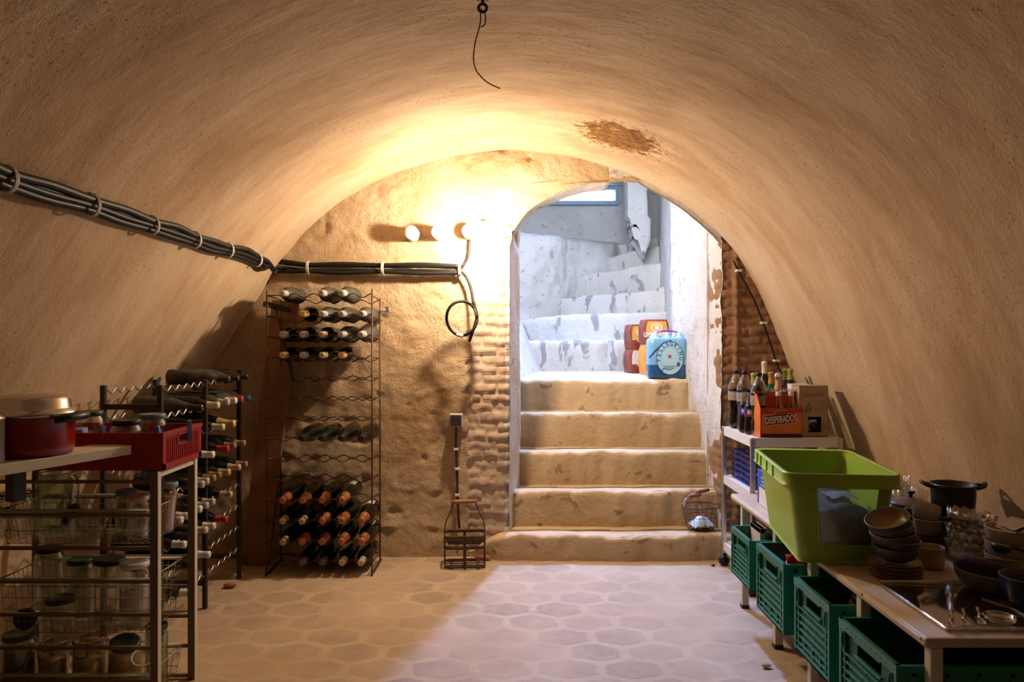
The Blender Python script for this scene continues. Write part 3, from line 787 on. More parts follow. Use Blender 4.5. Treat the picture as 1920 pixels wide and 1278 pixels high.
# eye bolt and wire
hk = vault_hit(905, 6, .0); r0 = at(905,15,hk.y)
eb = thing('eye_bolt', 'rusty eye bolt screwed into the crown of the vault', 'hook', hk)
mb = MB(); mb.tube([(.014*math.cos(a),0,.014*math.sin(a)+r0.z-hk.z) for a in [2*PI*k/20 for k in range(20)]], .0055, 8, True); mb.build('ring', M_RUSTIRON, eb)
mb = MB(); mb.cyl((0,0,r0.z-hk.z+.014),(0,0,.045),.006,n=8); mb.lathe([(0,.012),(.022,.010),(.024,.022),(.0,.03)],12); mb.build('shank', M_RUSTIRON, eb)
wp = [at(x,y,hk.y-.003) for x,y in ((903,16),(901,28),(901,40),(897,58),(891,80),(888,108),(892,130),(905,147),(920,158),(938,166))]
mb = MB(); mb.tube(spline(wp,6), .0022, 5); mb.tube(spline([at(x,y,hk.y-.003) for x,y in ((904,20),(910,28),(909,46),(901,50))],6), .0022, 5)
o = mb.build('hanging_wire', M_RUSTIRON); tag(o, 'thin rusty wire dangling from the eye bolt', 'wire')
# thin cable at the right edge of the pier
pc = [at(x,y,4.64) for x,y in ((1381,488),(1390,507),(1404,532),(1421,565),(1437,605),(1450,642),(1461,676),(1470,700))]
pc = [Vector((p.x-.02,p.y,p.z)) for p in pc]
cb = thing('electric_cable', 'thin dark cable clipped where the brick pier meets the vault', 'cable', pc[3])
mb = MB(); mb.tube([p-pc[3] for p in spline(pc,5)], .006, 6); mb.build('cable', M_CABLE, cb)
for k in (1,4,6):
    q = pc[k]-pc[3]; mb = MB(); mb.box((q.x-.012,q.y-.012,q.z-.007),(q.x+.022,q.y+.03,q.z+.007)); mb.build('clip', M_TIE, cb, .002)
# bottle carrier
bc = thing('bottle_carrier', 'rusty iron bottle carrier with wooden handle under the wall switch', 'bottle carrier', (-.285,4.50,.005), (0,0,math.radians(4)))
def rrect(w, l, r, ns=6, nc=5):
    """rounded rectangle loop, starting at front (-y) side left to right, counter clockwise"""
    P = []
    for cx, cy, a0 in ((w/2-r,-l/2+r,-PI/2),(w/2-r,l/2-r,0),(-w/2+r,l/2-r,PI/2),(-w/2+r,-l/2+r,PI)):
        pass
    sides = [((-w/2+r,-l/2),(w/2-r,-l/2),(w/2-r,-l/2+r),-PI/2),((w/2,-l/2+r),(w/2,l/2-r),(w/2-r,l/2-r),0),((w/2-r,l/2),(-w/2+r,l/2),(-w/2+r,l/2-r),PI/2),((-w/2,l/2-r),(-w/2,-l/2+r),(-w/2+r,-l/2+r),PI)]
    for a, b, c, t0 in sides:
        for i in range(ns): P.append((a[0]+(b[0]-a[0])*i/ns, a[1]+(b[1]-a[1])*i/ns))
        for i in range(nc): P.append((c[0]+r*math.cos(t0+PI/2*i/nc), c[1]+r*math.sin(t0+PI/2*i/nc)))
    return P
def band(mb, loop, z0, z1, th=.003, M=None):
    n = len(loop)
    vs = [(x,y,z0) for x,y in loop]+[(x,y,z1) for x,y in loop]
    k = 1-th*2/max(abs(p[0]) for p in loop)
    vs += [(x*k,y*k,z0) for x,y in loop]+[(x*k,y*k,z1) for x,y in loop]
    fs = []
    for i in range(n):
        j = (i+1)%n
        fs += [(i,j,n+j,n+i),(2*n+j,2*n+i,3*n+i,3*n+j),(n+i,n+j,3*n+j,3*n+i),(j,i,2*n+i,2*n+j)]
    return mb.add(vs, fs, True, M)
lp = rrect(.245,.17,.03)
for z0, z1 in ((.0,.012),(.112,.132),(.172,.192)):
    mb = MB(); band(mb, lp, z0, z1, .003); mb.build('band', M_RUSTIRON, bc)
mb = MB()
for x in (-.08,0,.08): mb.box((x-.008,-.083,.0),(x+.008,.083,.005))
for y in (-.045,.045): mb.box((-.12,y-.008,.004),(.12,y+.008,.009))
mb.build('base_grid', M_RUSTIRON, bc)
mb = MB()
for y in (-.084,.084): mb.box((-.009,y-.002,0),(.009,y+.002,.19))
for x in (-.12,.12):
    for y in (-.05,.05): mb.cyl((x,y,0),(x,y,.19),.0035,n=6)
mb.build('uprights', M_RUSTIRON, bc)
mb = MB()
mb.box((-.10,-.0015,.12),(.10,.0015,.135)); mb.box((-.0015,-.08,.12),(.0015,.08,.135)); mb.build('divider', M_RUSTIRON, bc)
for s in (-1,1):
    mb = MB(); mb.tube(spline([(s*.122,0,.1),(s*.122,0,.19),(s*.112,0,.26),(s*.085,0,.32),(s*.066,0,.375)],6), .0042, 6); mb.build('handle_rod', M_RUSTIRON, bc)
mb = MB(); mb.lathe([(0,-.075),(.010,-.075),(.0125,-.05),(.0125,.05),(.010,.075),(0,.075)], 12, Matrix.Translation((0,0,.378)) @ Matrix.Rotation(PI/2,4,'Y')); mb.build('grip', M_HANDLEWOOD, bc)
# little debris
def chip(name, px, py, size, m, label, cat, sq=1.0, d=None):
    d = d or EYE*FPX/(py-CY); p = at(px,py,d)
    mb = MB(); rows = []
    for i in range(6):
        r = []
        for j in range(9):
            a = 2*PI*j/8; ph = PI*i/5; k = size*(1+.35*nz(math.cos(a)*2+px,math.sin(a)*2,ph,1.3))
            r.append((k*math.sin(ph)*math.cos(a), k*sq*math.sin(ph)*math.sin(a), size*.35*(1-math.cos(ph))))
        rows.append(r)
    mb.grid(rows, False); o = mb.build(name, m); o.location = (p.x,p.y,0.002); return tag(o, label, cat)
chip('plaster_chip', 1436,1251,.022, mat('ochre_chip',(.34,.20,.09),(.5,.36,.22),60,.9), 'flake of ochre plaster lying on the daylit floor', 'debris', .6)
chip('stone_chip', 1337,1061,.014, M_BLACKPL, 'small black chip on the floor beside the trolley caster', 'debris', .7)
chip('brick_fragment', 430,1102,.035, mat('dark_red_brick',(.22,.06,.04),(.30,.12,.08),50,.9), 'dark red brick fragment beside the far leg of the low rack', 'debris', .6)
chip('brick_fragment', 905,1042,.05, mat('red_brick',(.36,.12,.07),(.42,.2,.13),50,.9), 'broken red brick behind the iron bottle carrier', 'debris', .5, 4.60)
# ------------------------------------------------------------------ jars
M_JAR = glass('clear_jar_glass', (.90,.90,.84), .04, .07, .6)
M_GREENJAR = glass('greenish_jar_glass', (.78,.84,.74), .04, .07, .6)
M_CLEAR = glass('cut_crystal_glass', (.95,.95,.93), .08, .2, .8)
LIDC = {'dark green':(.025,.055,.03),'black':(.014,.013,.014),'gold':(.55,.40,.20),'white':(.62,.60,.55),'blue grey':(.16,.20,.25),'blue':(.20,.30,.38),'grey green':(.08,.10,.08)}
def lidm(c): return mat('jar_lid_'+c.replace(' ','_'), LIDC[c], None, rough=.4, metal=.2 if c in ('gold','white') else 0)
M_FOOD = mat('orange_preserve', (.42,.18,.06), (.55,.30,.12), 40, .7)
M_DARKFOOD = mat('dark_preserve', (.03,.015,.012), (.06,.03,.02), 40, .6)
def jar(label, loc, r, h, lid='black', rot=(0,0,0), content=None, lab=False, swing=False, gm=None, group='preserving jars in the wire baskets', openj=False):
    o = thing('glass_jar', label, 'jar', loc, rot, group)
    gm = gm or M_JAR; n = r*.86
    prof = [(0,.003),(r*.85,0),(r*.97,.006),(r,.016),(r,h-.045),(r*.97,h-.032),(n,h-.022),(n,h-.004)]
    mb = MB(); mb.lathe(prof, 26); mb.lathe([(n-.003,h-.004),(n-.003,h-.022),(r*.97-.003,h-.033),(r-.003,h-.046),(r-.003,.012),(0,.008)], 26); mb.lathe([(n,h-.004),(n-.003,h-.004)],26); mb.build('jar_body', gm, o)
    if swing:
        mb = MB(); mb.lathe([(n*.98,h-.002),(n*1.08,h),(n*1.08,h+.006),(n*.9,h+.012),(n*.5,h+.014),(0,h+.012)], 26); mb.build('glass_lid', gm, o)
        mb = MB(); mb.lathe([(n*1.02,h-.004),(n*1.13,h-.004),(n*1.13,h+.001),(n*1.02,h+.001)], 26); mb.build('rubber_ring', mat('faded_rubber_ring',(.30,.10,.05),None,rough=.7), o)
        mb = MB(); mb.tube([(n*1.1*math.cos(a),n*1.1*math.sin(a),h-.012) for a in [2*PI*k/24 for k in range(24)]], .0016, 5, True)
        for q in (-.014,.014): mb.tube(spline([(q,-n*1.08,h-.012),(q*1.3,-n*1.2,h+.005),(q*1.6,-n*1.25,h-.018),(q*1.4,-n*1.18,h-.04),(0,-n*1.16,h-.05)],5), .0017, 5)
        mb.tube(spline([(-.014,-n*1.1,h),(-.01,-n*.6,h+.014),(0,0,h+.016),(.01,-n*.6,h+.014),(.014,-n*1.1,h)],5), .0016, 5)
        mb.build('wire_clasp', M_BLACKMETAL, o)
    elif openj:
        mb = MB(); mb.tube([(n*math.cos(a),n*math.sin(a),h-.003) for a in [2*PI*k/28 for k in range(28)]], .003, 6, True); mb.build('rim', M_WHITEPL, o)
    else:
        mb = MB(); mb.lathe([(n+.003,h-.018),(n+.0045,h-.016),(n+.0045,h-.002),(n+.002,h+.001),(n*.86,h+.001),(n*.82,h-.0005),(0,h-.0005)], 28); mb.build('lid', lidm(lid), o)
    if content:
        mb = MB(); mb.lathe([(0,.009),(r-.005,.012),(r-.004,h*.72),(0,h*.72)], 20); mb.build('contents', content, o)
    if lab:
        mb = MB(); mb.lathe([(r+.0006,h*.25),(r+.0006,h*.62)], 12, ang=1.5); q = mb.build('label', M_LABEL, o); q.rotation_euler = (0,0,-2.3)
    return o

# ------------------------------------------------------------------ basket unit at the left
UX0, UX1, UN, UF = -1.90, -1.28, 2.68, 2.99
unit = thing('basket_frame', 'bronze metal runner frame for wire baskets at the left edge', 'frame', (UX1,UN,0))
def uk(p): return Vector(p)-Vector((UX1,UN,0))
for y in (UN,UF):
    for x in (UX0,UX1):
        mb = MB(); mb.box(uk((x-.015,y-.011,0)), uk((x+.012,y+.011,.882)))
        p = mb.build('upright', M_BRONZE, unit, .002)
        mb = MB(); mb.box((.0125,-.013,0),(.016,.010,.882)) if x == UX1 else mb.box((-.619-.016,-.013,0),(-.619-.0125,.010,.882))
        e = mb.build('lit_edge', M_CREAM, p)  # lit side of the upright put into a paler strip
        e.location = (0, y-UN, 0)
    for k in range(8):
        z = .847-.119*k
        if z < .01: continue
        mb = MB(); mb.box(uk((UX0,y-.007,z-.0075)), uk((UX1-.01,y+.007,z+.004))); mb.build('rung', M_BRONZE, unit)
for x in (UX0,UX1):
    mb = MB(); mb.box(uk((x-.012,UN,.860)), uk((x+.012,UF,.878))); mb.build('top_bar', M_CREAM, unit)
M_WIRE = mat('bronze_basket_wire', (.36,.29,.21), None, rough=.4, metal=.4)
def basket(label, zr, depth):
    o = thing('wire_basket', label, 'basket', (-1.585,2.835,zr-depth), group='wire baskets in the runner frame')
    hw, hl = .272, .128; bw, bl = .255, .112
    mb = MB(); mb.tube([(-hw,-hl,depth),(hw,-hl,depth),(hw,hl,depth),(-hw,hl,depth)], .0042, 6, True)
    for y in (-hl-.014,hl+.014): mb.cyl((-hw,y,depth),(hw,y,depth),.0045,n=6)
    mb.build('rim', M_CREAM, o)
    mb = MB()
    nlev = max(1, int(depth/.05))
    for k in range(nlev+1):
        f = k/(nlev+.6); w = bw+(hw-bw)*f; l = bl+(hl-bl)*f
        mb.tube([(-w,-l,depth*f),(w,-l,depth*f),(w,l,depth*f),(-w,l,depth*f)], .0013, 4, True)
    for i in range(23):
        t = -1+2*i/22
        mb.tube([(t*hw,-hl,depth),(t*bw,-bl,0),(t*bw,bl,0),(t*hw,hl,depth)], .0012, 4)
    for i in range(11):
        t = -1+2*i/10
        mb.tube([(-hw,t*hl,depth),(-bw,t*bl,0),(bw,t*bl,0),(hw,t*hl,depth)], .0012, 4)
    mb.build('wire_mesh', M_WIRE, o)
    return o
basket('upper wire basket of jars in the bronze frame at left', .737, .125)
basket('middle wire basket of jars in the bronze frame at left', .487, .20)
basket('lowest wire basket of jars in the bronze frame at left', .142, .125)
def px(x, d): return (x-CX)*d/FPX
# upper basket (floor at .614)
jar('clip-top glass jar with dark lid at far left of upper basket', (px(30,2.80),2.80,.616), .058, .165, swing=True)
jar('tall wide glass jar standing in the upper basket', (px(108,2.85),2.85,.616), .073, .235, 'white', openj=True, gm=M_GREENJAR)
jar('tipped glass jar with black lid leaning in the upper basket', (px(190,2.80),2.82,.64), .045, .14, 'black', (0,math.radians(-62),math.radians(12)))
jar('glass jar with blue grey lid in the upper basket', (px(222,2.80),2.86,.616), .040, .165, 'blue grey', gm=M_GREENJAR)
jar('glass jar with pale gold lid in the upper basket', (px(264,2.80),2.78,.616), .039, .160, 'gold')
jar('jar of orange preserve with blue lid behind the frame upright', (px(313,2.90)-.012,2.89,.616), .043, .19, 'blue', (0,math.radians(5),0), content=M_FOOD)
# middle basket (floor at .289)
jar('tall jar with black lid at left of middle basket', (px(88,2.87),2.885,.291), .052, .265, 'black')
jar('small jar lying with black lid towards the viewer, middle basket', (px(64,2.80),2.825,.333), .040, .10, 'black', (math.radians(90),0,math.radians(6)))
jar('low jar with dark lid before the tall jar, middle basket', (px(117,2.77),2.755,.291), .052, .115, 'dark green')
jar('greenish jar with dark green lid at the centre of middle basket', (px(150,2.88),2.885,.291), .050, .22, 'dark green', gm=M_GREENJAR)
jar('wide glass jar with large black lid in the middle basket', (px(194,2.83),2.84,.291), .060, .235, 'black', (0,math.radians(4),0))
jar('labelled glass jar with white lid in the middle basket', (px(250,2.78),2.79,.291), .054, .235, 'white', lab=True)
# lowest basket (floor at .017)
jar('broad jar with grey green lid at far left of lowest basket', (px(26,2.75),2.78,.019), .060, .245, 'grey green', content=M_DARKFOOD)
jar('clip-top jar beside the broad jar in the lowest basket', (px(88,2.75),2.79,.019), .052, .205, swing=True, content=M_FOOD)
jar('large clip-top jar at the centre of the lowest basket', (px(155,2.75),2.80,.019), .062, .215, swing=True, content=M_FOOD)
jar('tilted jar with dark green lid in the lowest basket', (px(224,2.75)-.015,2.80,.023), .056, .23, 'dark green', (math.radians(12),math.radians(9),0), content=M_FOOD)
jar('open empty jar with pale rim tilted towards the viewer', (px(270,2.75)-.005,2.80,.03), .050, .20, openj=True, rot=(math.radians(26),math.radians(8),0))
jar('greenish jar with dark green lid behind the open jar', (px(302,2.90)-.015,2.895,.019), .042, .235, 'dark green', gm=M_GREENJAR)

# red crate on top of the frame, with what stands in it
M_RED = mat('red_crate_plastic', (.30,.012,.016), (.36,.016,.02), 8, .4)
rc = thing('plastic_crate', 'slatted red plastic crate on top of the bronze frame', 'crate', (-1.565,2.855,.884))
hx, hy, hh = .305, .165, .135
mb = MB(); mb.box((-hx,-hy,0),(hx,hy,.004)); mb.build('bottom', M_RED, rc)
for y in (-hy,hy):
    mb = MB(); mb.box((-hx,y-.003,0),(hx,y+.003,hh))
    mb.box((-hx-.004,y-.007,hh-.012),(hx+.004,y+.007,hh)); mb.build('long_side', M_RED, rc)
for s in (-1,1):
    mb = MB(); x = s*hx
    mb.box((x-.003,-hy,0),(x+.003,hy,.022)); mb.box((x-.006,-hy-.006,hh-.014),(x+.006,hy+.006,hh))
    mb.box((x-.003,-hy,0),(x+.003,-hy+.022,hh)); mb.box((x-.003,hy-.022,0),(x+.003,hy,hh))
    for k in range(17):
        y = -hy+.03+.27*k/16
        z1 = hh-.058 if abs(y) < .05 else hh-.02
        mb.box((x-.003,y-.0035,.02),(x+.003,y+.0035,z1))
    mb.box((x-.003,-hy+.02,hh-.028),(x+.003,-.047,hh-.012)); mb.box((x-.003,.047,hh-.028),(x+.003,hy-.02,hh-.012))
    mb.build('end_grille', M_RED, rc)
    mb = MB(); loop = rrect(.10,.045,.015)
    Mx = Matrix(((0,0,1,x-.005*s),(1,0,0,0),(0,1,0,hh-.038),(0,0,0,1)))
    vs = [(a,b,h_) for h_ in (0,.010*s) for a,b in loop]+[(a*.82,b*.66,h_) for h_ in (0,.010*s) for a,b in loop]; n = len(loop)
    fs = []
    for i in range(n):
        j = (i+1)%n; fs += [(i,j,n+j,n+i),(2*n+j,2*n+i,3*n+i,3*n+j),(n+i,n+j,3*n+j,3*n+i),(i,2*n+i,2*n+j,j)]
    mb.add(vs, fs, False, Mx); mb.build('handle', M_RED, rc)
M_BLUEPL = mat('blue_plastic_clip', (.10,.18,.55), (.16,.26,.62), 30, .4)
jar('jar with dark green lid standing at the left in the red crate', (px(159,2.90),2.93,.890), .055, .185, 'dark green', lab=True, group='jars in the red crate')
jar('jar of dark preserve with black lid in the red crate', (px(231,2.78),2.80,.890), .056, .165, 'black', content=M_DARKFOOD, group='jars in the red crate')
jar('clear jar with blue grey lid behind the dark preserve jar', (px(281,2.90),2.92,.890), .052, .175, 'blue grey', group='jars in the red crate')
for k, (x, y, lb) in enumerate(((297,2.705,'blue clothespin clipped at the near right corner of the red crate'),(355,2.90,'blue clothespin clipped at the far right end of the red crate'),(192,2.70,'blue clothespin on the near rim beside the labelled jar'))):
    xx = px(x,y); o = thing('clothespin', lb, 'clothespin', (xx,y,hh+.884+.001), (math.radians(8),math.radians(-10+9*k),math.radians(30*k)), 'blue clothespins on the red crate')
    for s in (-1,1):
        mb = MB(); mb.prism([(-.006,-.045),(.006,-.045),(.008,.0),(.007,.035),(-.007,.035),(-.008,.0)], -.0035, .0035, Matrix.Translation((0,s*.0075,-.012)) @ Matrix.Rotation(math.radians(s*9),4,'X') @ Matrix.Rotation(PI/2,4,'X')); mb.build('jaw', M_BLUEPL, o, .001)
    mb = MB(); mb.tube([(.009*math.cos(a),.010*math.sin(a),-.008) for a in [2*PI*j/12 for j in range(12)]], .0016, 5, True); mb.build('spring', M_STEEL, o)
mb = MB(); mb.box((-.055,-.04,0),(.055,.04,.05)); o = mb.build('paper_packet', mat('blue_print_packet',(.12,.16,.40),(.30,.34,.55),60,.6), None, .006); o.location = (px(130,2.82),2.82,.97); o.rotation_euler = (0,0,.3); tag(o, 'blue printed packet stacked in the red crate beside the pot', 'packet')
mb = MB(); mb.box((-.06,-.045,0),(.06,.045,.078)); o = mb.build('cardboard_box', mat('red_white_box',(.45,.10,.08),(.62,.48,.42),38,.6), None, .003); o.location = (px(128,2.82),2.82,.890); o.rotation_euler = (0,0,.25); tag(o, 'red and white box under the blue packet in the red crate', 'box')
mb = MB()
rows = []
for i in range(9):
    rows.append([(-.12+.03*j, -.13+.0325*i, .062+.03*nz(j*.4,i*.4,0,1.7)-(.05 if i in (0,8) or j in (0,8) else 0)) for j in range(9)])
mb.grid(rows); o = mb.build('cloth_bag', mat('violet_blue_cloth',(.05,.05,.22),(.10,.10,.32),20,.7)); o.location = (-1.39,2.855,.888); tag(o, 'violet blue cloth bag seen through the slots of the red crate', 'bag')

# plank and pots at far left
bx = Vector((-1.353,2.655,.947)); dirp = Vector((-.185,-.455,0)).normalized(); nrm = Vector((dirp.y,-dirp.x,0))
ang = math.atan2(dirp.y, dirp.x)
pl = thing('shelf_plank', 'cream painted plank jutting towards the viewer below the red pot', 'plank', bx, (0,0,ang))
mb = MB(); mb.box((0,-.15,0),(1.3,0,.032)); mb.build('plank', M_CREAM, pl, .002)
mb = MB(); mb.box((.34,-.10,-.10),(.38,-.06,0)); mb.build('bracket', M_BLACKMETAL, pl)
for x in (.6,1.25):
    for y in (-.13,-.02):
        mb = MB(); mb.box((x-.02,y-.015,-.947),(x+.02,y+.015,0)); mb.build('leg', M_CREAM, pl)
M_POTRED = mat('red_enamel', (.26,.008,.012), None, rough=.22, spec=.6)
pt = thing('cooking_pot', 'dark red enamel pot with metal lid on the cream plank', 'pot', (px(46,2.42),2.45,.981))
R = .128
mb = MB(); mb.lathe([(0,.002),(R*.93,0),(R*.98,.01),(R,.03),(R,.125),(R+.003,.13)], 40); mb.build('pot_body', M_POTRED, pt)
mb = MB(); mb.lathe([(R+.006,.128),(R+.010,.133),(R+.006,.14),(R*.96,.148),(R*.93,.152),(R*.90,.178),(R*.82,.19),(R*.5,.194),(0,.195)], 40); mb.build('lid', M_STEEL, pt)
for s in (1,-1):
    mb = MB(); mb.tube(spline([(s*(R-.004),-.075,.118),(s*(R+.028),-.05,.122),(s*(R+.04),0,.124),(s*(R+.028),.05,.122),(s*(R-.004),.075,.118)],6), .013, 8); mb.build('handle', M_BLACKPL, pt)
sp = thing('saucepan', 'dull steel saucepan at the left frame edge beside the red pot', 'saucepan', (-1.62,2.19,.981))
mb = MB(); mb.lathe([(0,.002),(.10,0),(.108,.008),(.11,.02),(.11,.135),(.113,.138),(.108,.138),(.106,.02),(0,.012)], 36); mb.build('pan_body', mat('dull_grey_steel',(.22,.20,.17),None,rough=.4,metal=.7), sp)
mb = MB(); mb.lathe([(.114,.139),(.114,.143),(.09,.155),(0,.16)],36); mb.build('lid', M_STEEL, sp)
# ------------------------------------------------------------------ lettering
def glyphs(s, size=1.0, bold=.012):
    """triangulated outline of a string, centred, in the XY plane"""
    cu = bpy.data.curves.new('lettering', 'FONT'); cu.body = s; cu.size = size; cu.offset = bold*size*1.6; cu.align_x = 'CENTER'; cu.align_y = 'CENTER'
    ob = bpy.data.objects.new('lettering', cu); COL.objects.link(ob)
    dg = bpy.context.evaluated_depsgraph_get(); ev = ob.evaluated_get(dg); me = ev.to_mesh()
    vs = [tuple(v.co) for v in me.vertices]; fs = [tuple(p.vertices) for p in me.polygons]
    ev.to_mesh_clear(); bpy.data.objects.remove(ob); bpy.data.curves.remove(cu)
    return vs, fs
def frontM(x, y, z, sx=1, sy=1, roll=0):
    """text plane facing -Y at x,y,z"""
    return Matrix.Translation((x,y,z)) @ Matrix.Rotation(PI/2,4,'X') @ Matrix.Rotation(roll,4,'Z') @ Matrix.Diagonal((sx,sy,1,1))
def word(mb, s, size, M):
    vs, fs = glyphs(s, size); mb.add(vs, fs, False, M)
# ------------------------------------------------------------------ packs on the landing
LZ = 1.071
M_FILM = mat('pale_blue_wrap', (.16,.42,.68), (.24,.52,.78), 10, .25, spec=.6)
M_FILMD = mat('deep_blue_wrap', (.015,.07,.22), (.02,.10,.28), 10, .25, spec=.6)
M_PALE = mat('pale_aqua_print', (.40,.66,.76), None, rough=.35)
M_NAVY = mat('navy_print', (.015,.06,.18), None, rough=.4)
M_REDP = mat('red_print', (.55,.04,.05), None, rough=.4)
wp_ = thing('water_pack', 'blue shrink-wrapped pack of water bottles at the front of the landing', 'bottle pack', (1.158,5.60,LZ+.003), (0,0,math.radians(-3)))
W, L, H = .290, .185, .335
def packring(z, k=1.0, dz=0):
    out = []
    for x, y in rrect(W*k, L*k, .042, 12, 5):
        b = .006*abs(math.cos(x*PI/(W/3)+PI/2)) if abs(abs(y)-L*k/2) < .01 else 0
        out.append((x, y*(1-b*7) , z))
    return out
zs_ = [0,.004,.02,.06,.10,.105,.16,.21,.25,.272,.288,.298,.302]; ks = [.90,.95,1,1,1,1,1,1,1,.99,.96,.90,.78]
rings = [packring(z,k) for z,k in zip(zs_,ks)]; rings = [r+[r[0]] for r in rings]
mb = MB(); mb.grid(rings[:5]); mb.add(rings[0][:-1], [tuple(range(len(rings[0])-1))[::-1]]); mb.build('lower_wrap', M_FILMD, wp_, label='deep blue lower band of the wrap')
mb = MB(); mb.grid(rings[4:]); mb.add(rings[-1][:-1], [tuple(range(len(rings[-1])-1))]); mb.build('upper_wrap', M_FILM, wp_)
for i in (-1,0,1):
    for j in (-1,1):
        mb = MB(); mb.lathe([(.036,.295),(.030,.306),(.017,.320),(.017,.340),(.0,.341)], 14, Matrix.Translation((i*.088,j*.042,0))); mb.build('bottle_top', mat('pale_blue_cap',(.42,.60,.80),None,rough=.3), wp_)
mb = MB(); mb.box((-.06,-.03,.342),(.075,.02,.346)); mb.tube(spline([(-.09,0,.335),(-.03,-.01,.352),(.04,.01,.352),(.1,0,.335)],5),.007,6); mb.build('carry_strap', mat('magenta_strap',(.40,.12,.38),(.25,.10,.40),40,.5), wp_)
yf = -L/2-.002
def disc(mb, cx, cz, rx, rz, y, n=40, r0=0):
    o = [(cx+rx*math.cos(2*PI*k/n), y, cz+rz*math.sin(2*PI*k/n)) for k in range(n)]
    if r0: 
        i = [(cx+rx*r0*math.cos(2*PI*k/n), y, cz+rz*r0*math.sin(2*PI*k/n)) for k in range(n)]
        mb.add(o+i, [(k,(k+1)%n,n+(k+1)%n,n+k) for k in range(n)])
    else: mb.add(o, [tuple(range(n))])
cx_, cz_ = .012, .150
mb = MB(); disc(mb, cx_, cz_, .098, .124, yf); mb.build('label_oval', M_PALE, wp_)
mb = MB(); disc(mb, cx_, cz_, .099, .125, yf-.0006, 48, .965); disc(mb, cx_, cz_, .066, .088, yf-.0006, 48, .975)
mb.add([(-.143,yf-.0004,.158),(-.10,yf-.0004,.205),(-.04,yf-.0004,.262),(.02,yf-.0004,.285),(.02,yf-.0004,.278),(-.037,yf-.0004,.254),(-.094,yf-.0004,.197),(-.138,yf-.0004,.150)], [tuple(range(8))])
s = 'S.PELLEGRINO'
for k, ch in enumerate(s):
    a = math.radians(232-k*(232+2)/(len(s)-1)); rx, rz = .082, .106
    word(mb, ch, .041, frontM(cx_+rx*math.cos(a), yf-.001, cz_+rz*math.sin(a), .85, 1, math.atan2(math.sin(a)*rx, math.cos(a)*rz)-PI/2))
for k in range(3):
    mb.box((cx_-.045+.004*k,yf-.001,cz_-.062-.012*k),(cx_+.04-.012*k,yf-.0005,cz_-.058-.012*k))
for k in range(7): mb.box((cx_+.050+.0035*k,yf-.0015,cz_-.062),(cx_+.052+.0035*k,yf-.001,cz_-.032))
mb.build('blue_lettering', M_NAVY, wp_)
mb = MB(); st = [(cx_-.002+(.020 if k%2==0 else .008)*math.sin(2*PI*k/10), yf-.0012, cz_+.012+(.022 if k%2==0 else .009)*math.cos(2*PI*k/10)) for k in range(10)]
mb.add(st+[(cx_-.002,yf-.0012,cz_+.012)], [(k,(k+1)%10,10) for k in range(10)]); mb.build('red_star', M_REDP, wp_)

M_ALEBOX = mat('dark_red_beer_carton', (.20,.025,.02), (.34,.07,.03), 9, .5)
M_ALEGOLD = mat('amber_carton_print', (.62,.27,.04), (.72,.40,.10), 12, .5)
M_ORANGE = mat('orange_carton', (.75,.26,.02), (.80,.38,.05), 10, .5)
M_PINKP = mat('pale_pink_print', (.66,.50,.46), (.72,.60,.55), 20, .5)
M_IVORY = mat('ivory_print', (.80,.74,.62), None, rough=.5)
def carton(label, loc, w, l, h, rz, side, front, text=None, sh=.06):
    o = thing('beer_carton', label, 'carton', loc, (0,0,rz), 'beer cartons on the landing')
    prof = [(-w/2*.93,0),(w/2*.93,0),(w/2,h*.3),(w/2,h-sh),(w/2*.84,h),(-w/2*.84,h),(-w/2,h-sh),(-w/2,h*.3)]
    mb = MB(); mb.prism([(x,z) for x,z in prof], -l/2, l/2, Matrix.Rotation(PI/2,4,'X')); mb.build('carton_body', side, o, .003)
    mb = MB(); y = -l/2-.001
    k = .86; mb.add([(x*k,y,h*.34+(z-h*.34)*k+.004) for x,z in prof[2:7]]+[(-w/2*k*.98,y,h*.36)], [tuple(range(6))]); mb.build('printed_panel', front, o)
    if text:
        mb = MB(); word(mb, text, w*.24, frontM(0,y-.001,h*.36,.72,1.1)); mb.build('lettering', M_IVORY, o)
        mb = MB(); disc(mb, 0, h*.66, w*.22, h*.17, y-.0008, 24, .8); disc(mb, 0, h*.66, w*.09, h*.08, y-.0008, 12); mb.build('emblem', M_IVORY, o)
    return o
carton('dark red beer carton at the bottom left of the carton stack', (1.115,6.62,LZ), .20, .22, .212, .12, M_ALEBOX, M_PINKP, 'GRIM')
carton('dark red and amber beer carton, upper left of the carton stack', (1.118,6.62,LZ+.212), .20, .22, .212, .10, M_ALEBOX, M_ALEGOLD, 'GRIM')
carton('orange beer carton half hidden behind the water pack', (1.19,6.28,LZ), .205, .22, .255, .05, M_ORANGE, M_ORANGE, None)
carton('dark red and amber beer carton topmost in the stack', (1.19,6.28,LZ+.257), .208, .22, .20, .05, M_ALEBOX, M_ALEGOLD, 'GRIMBERGEN')

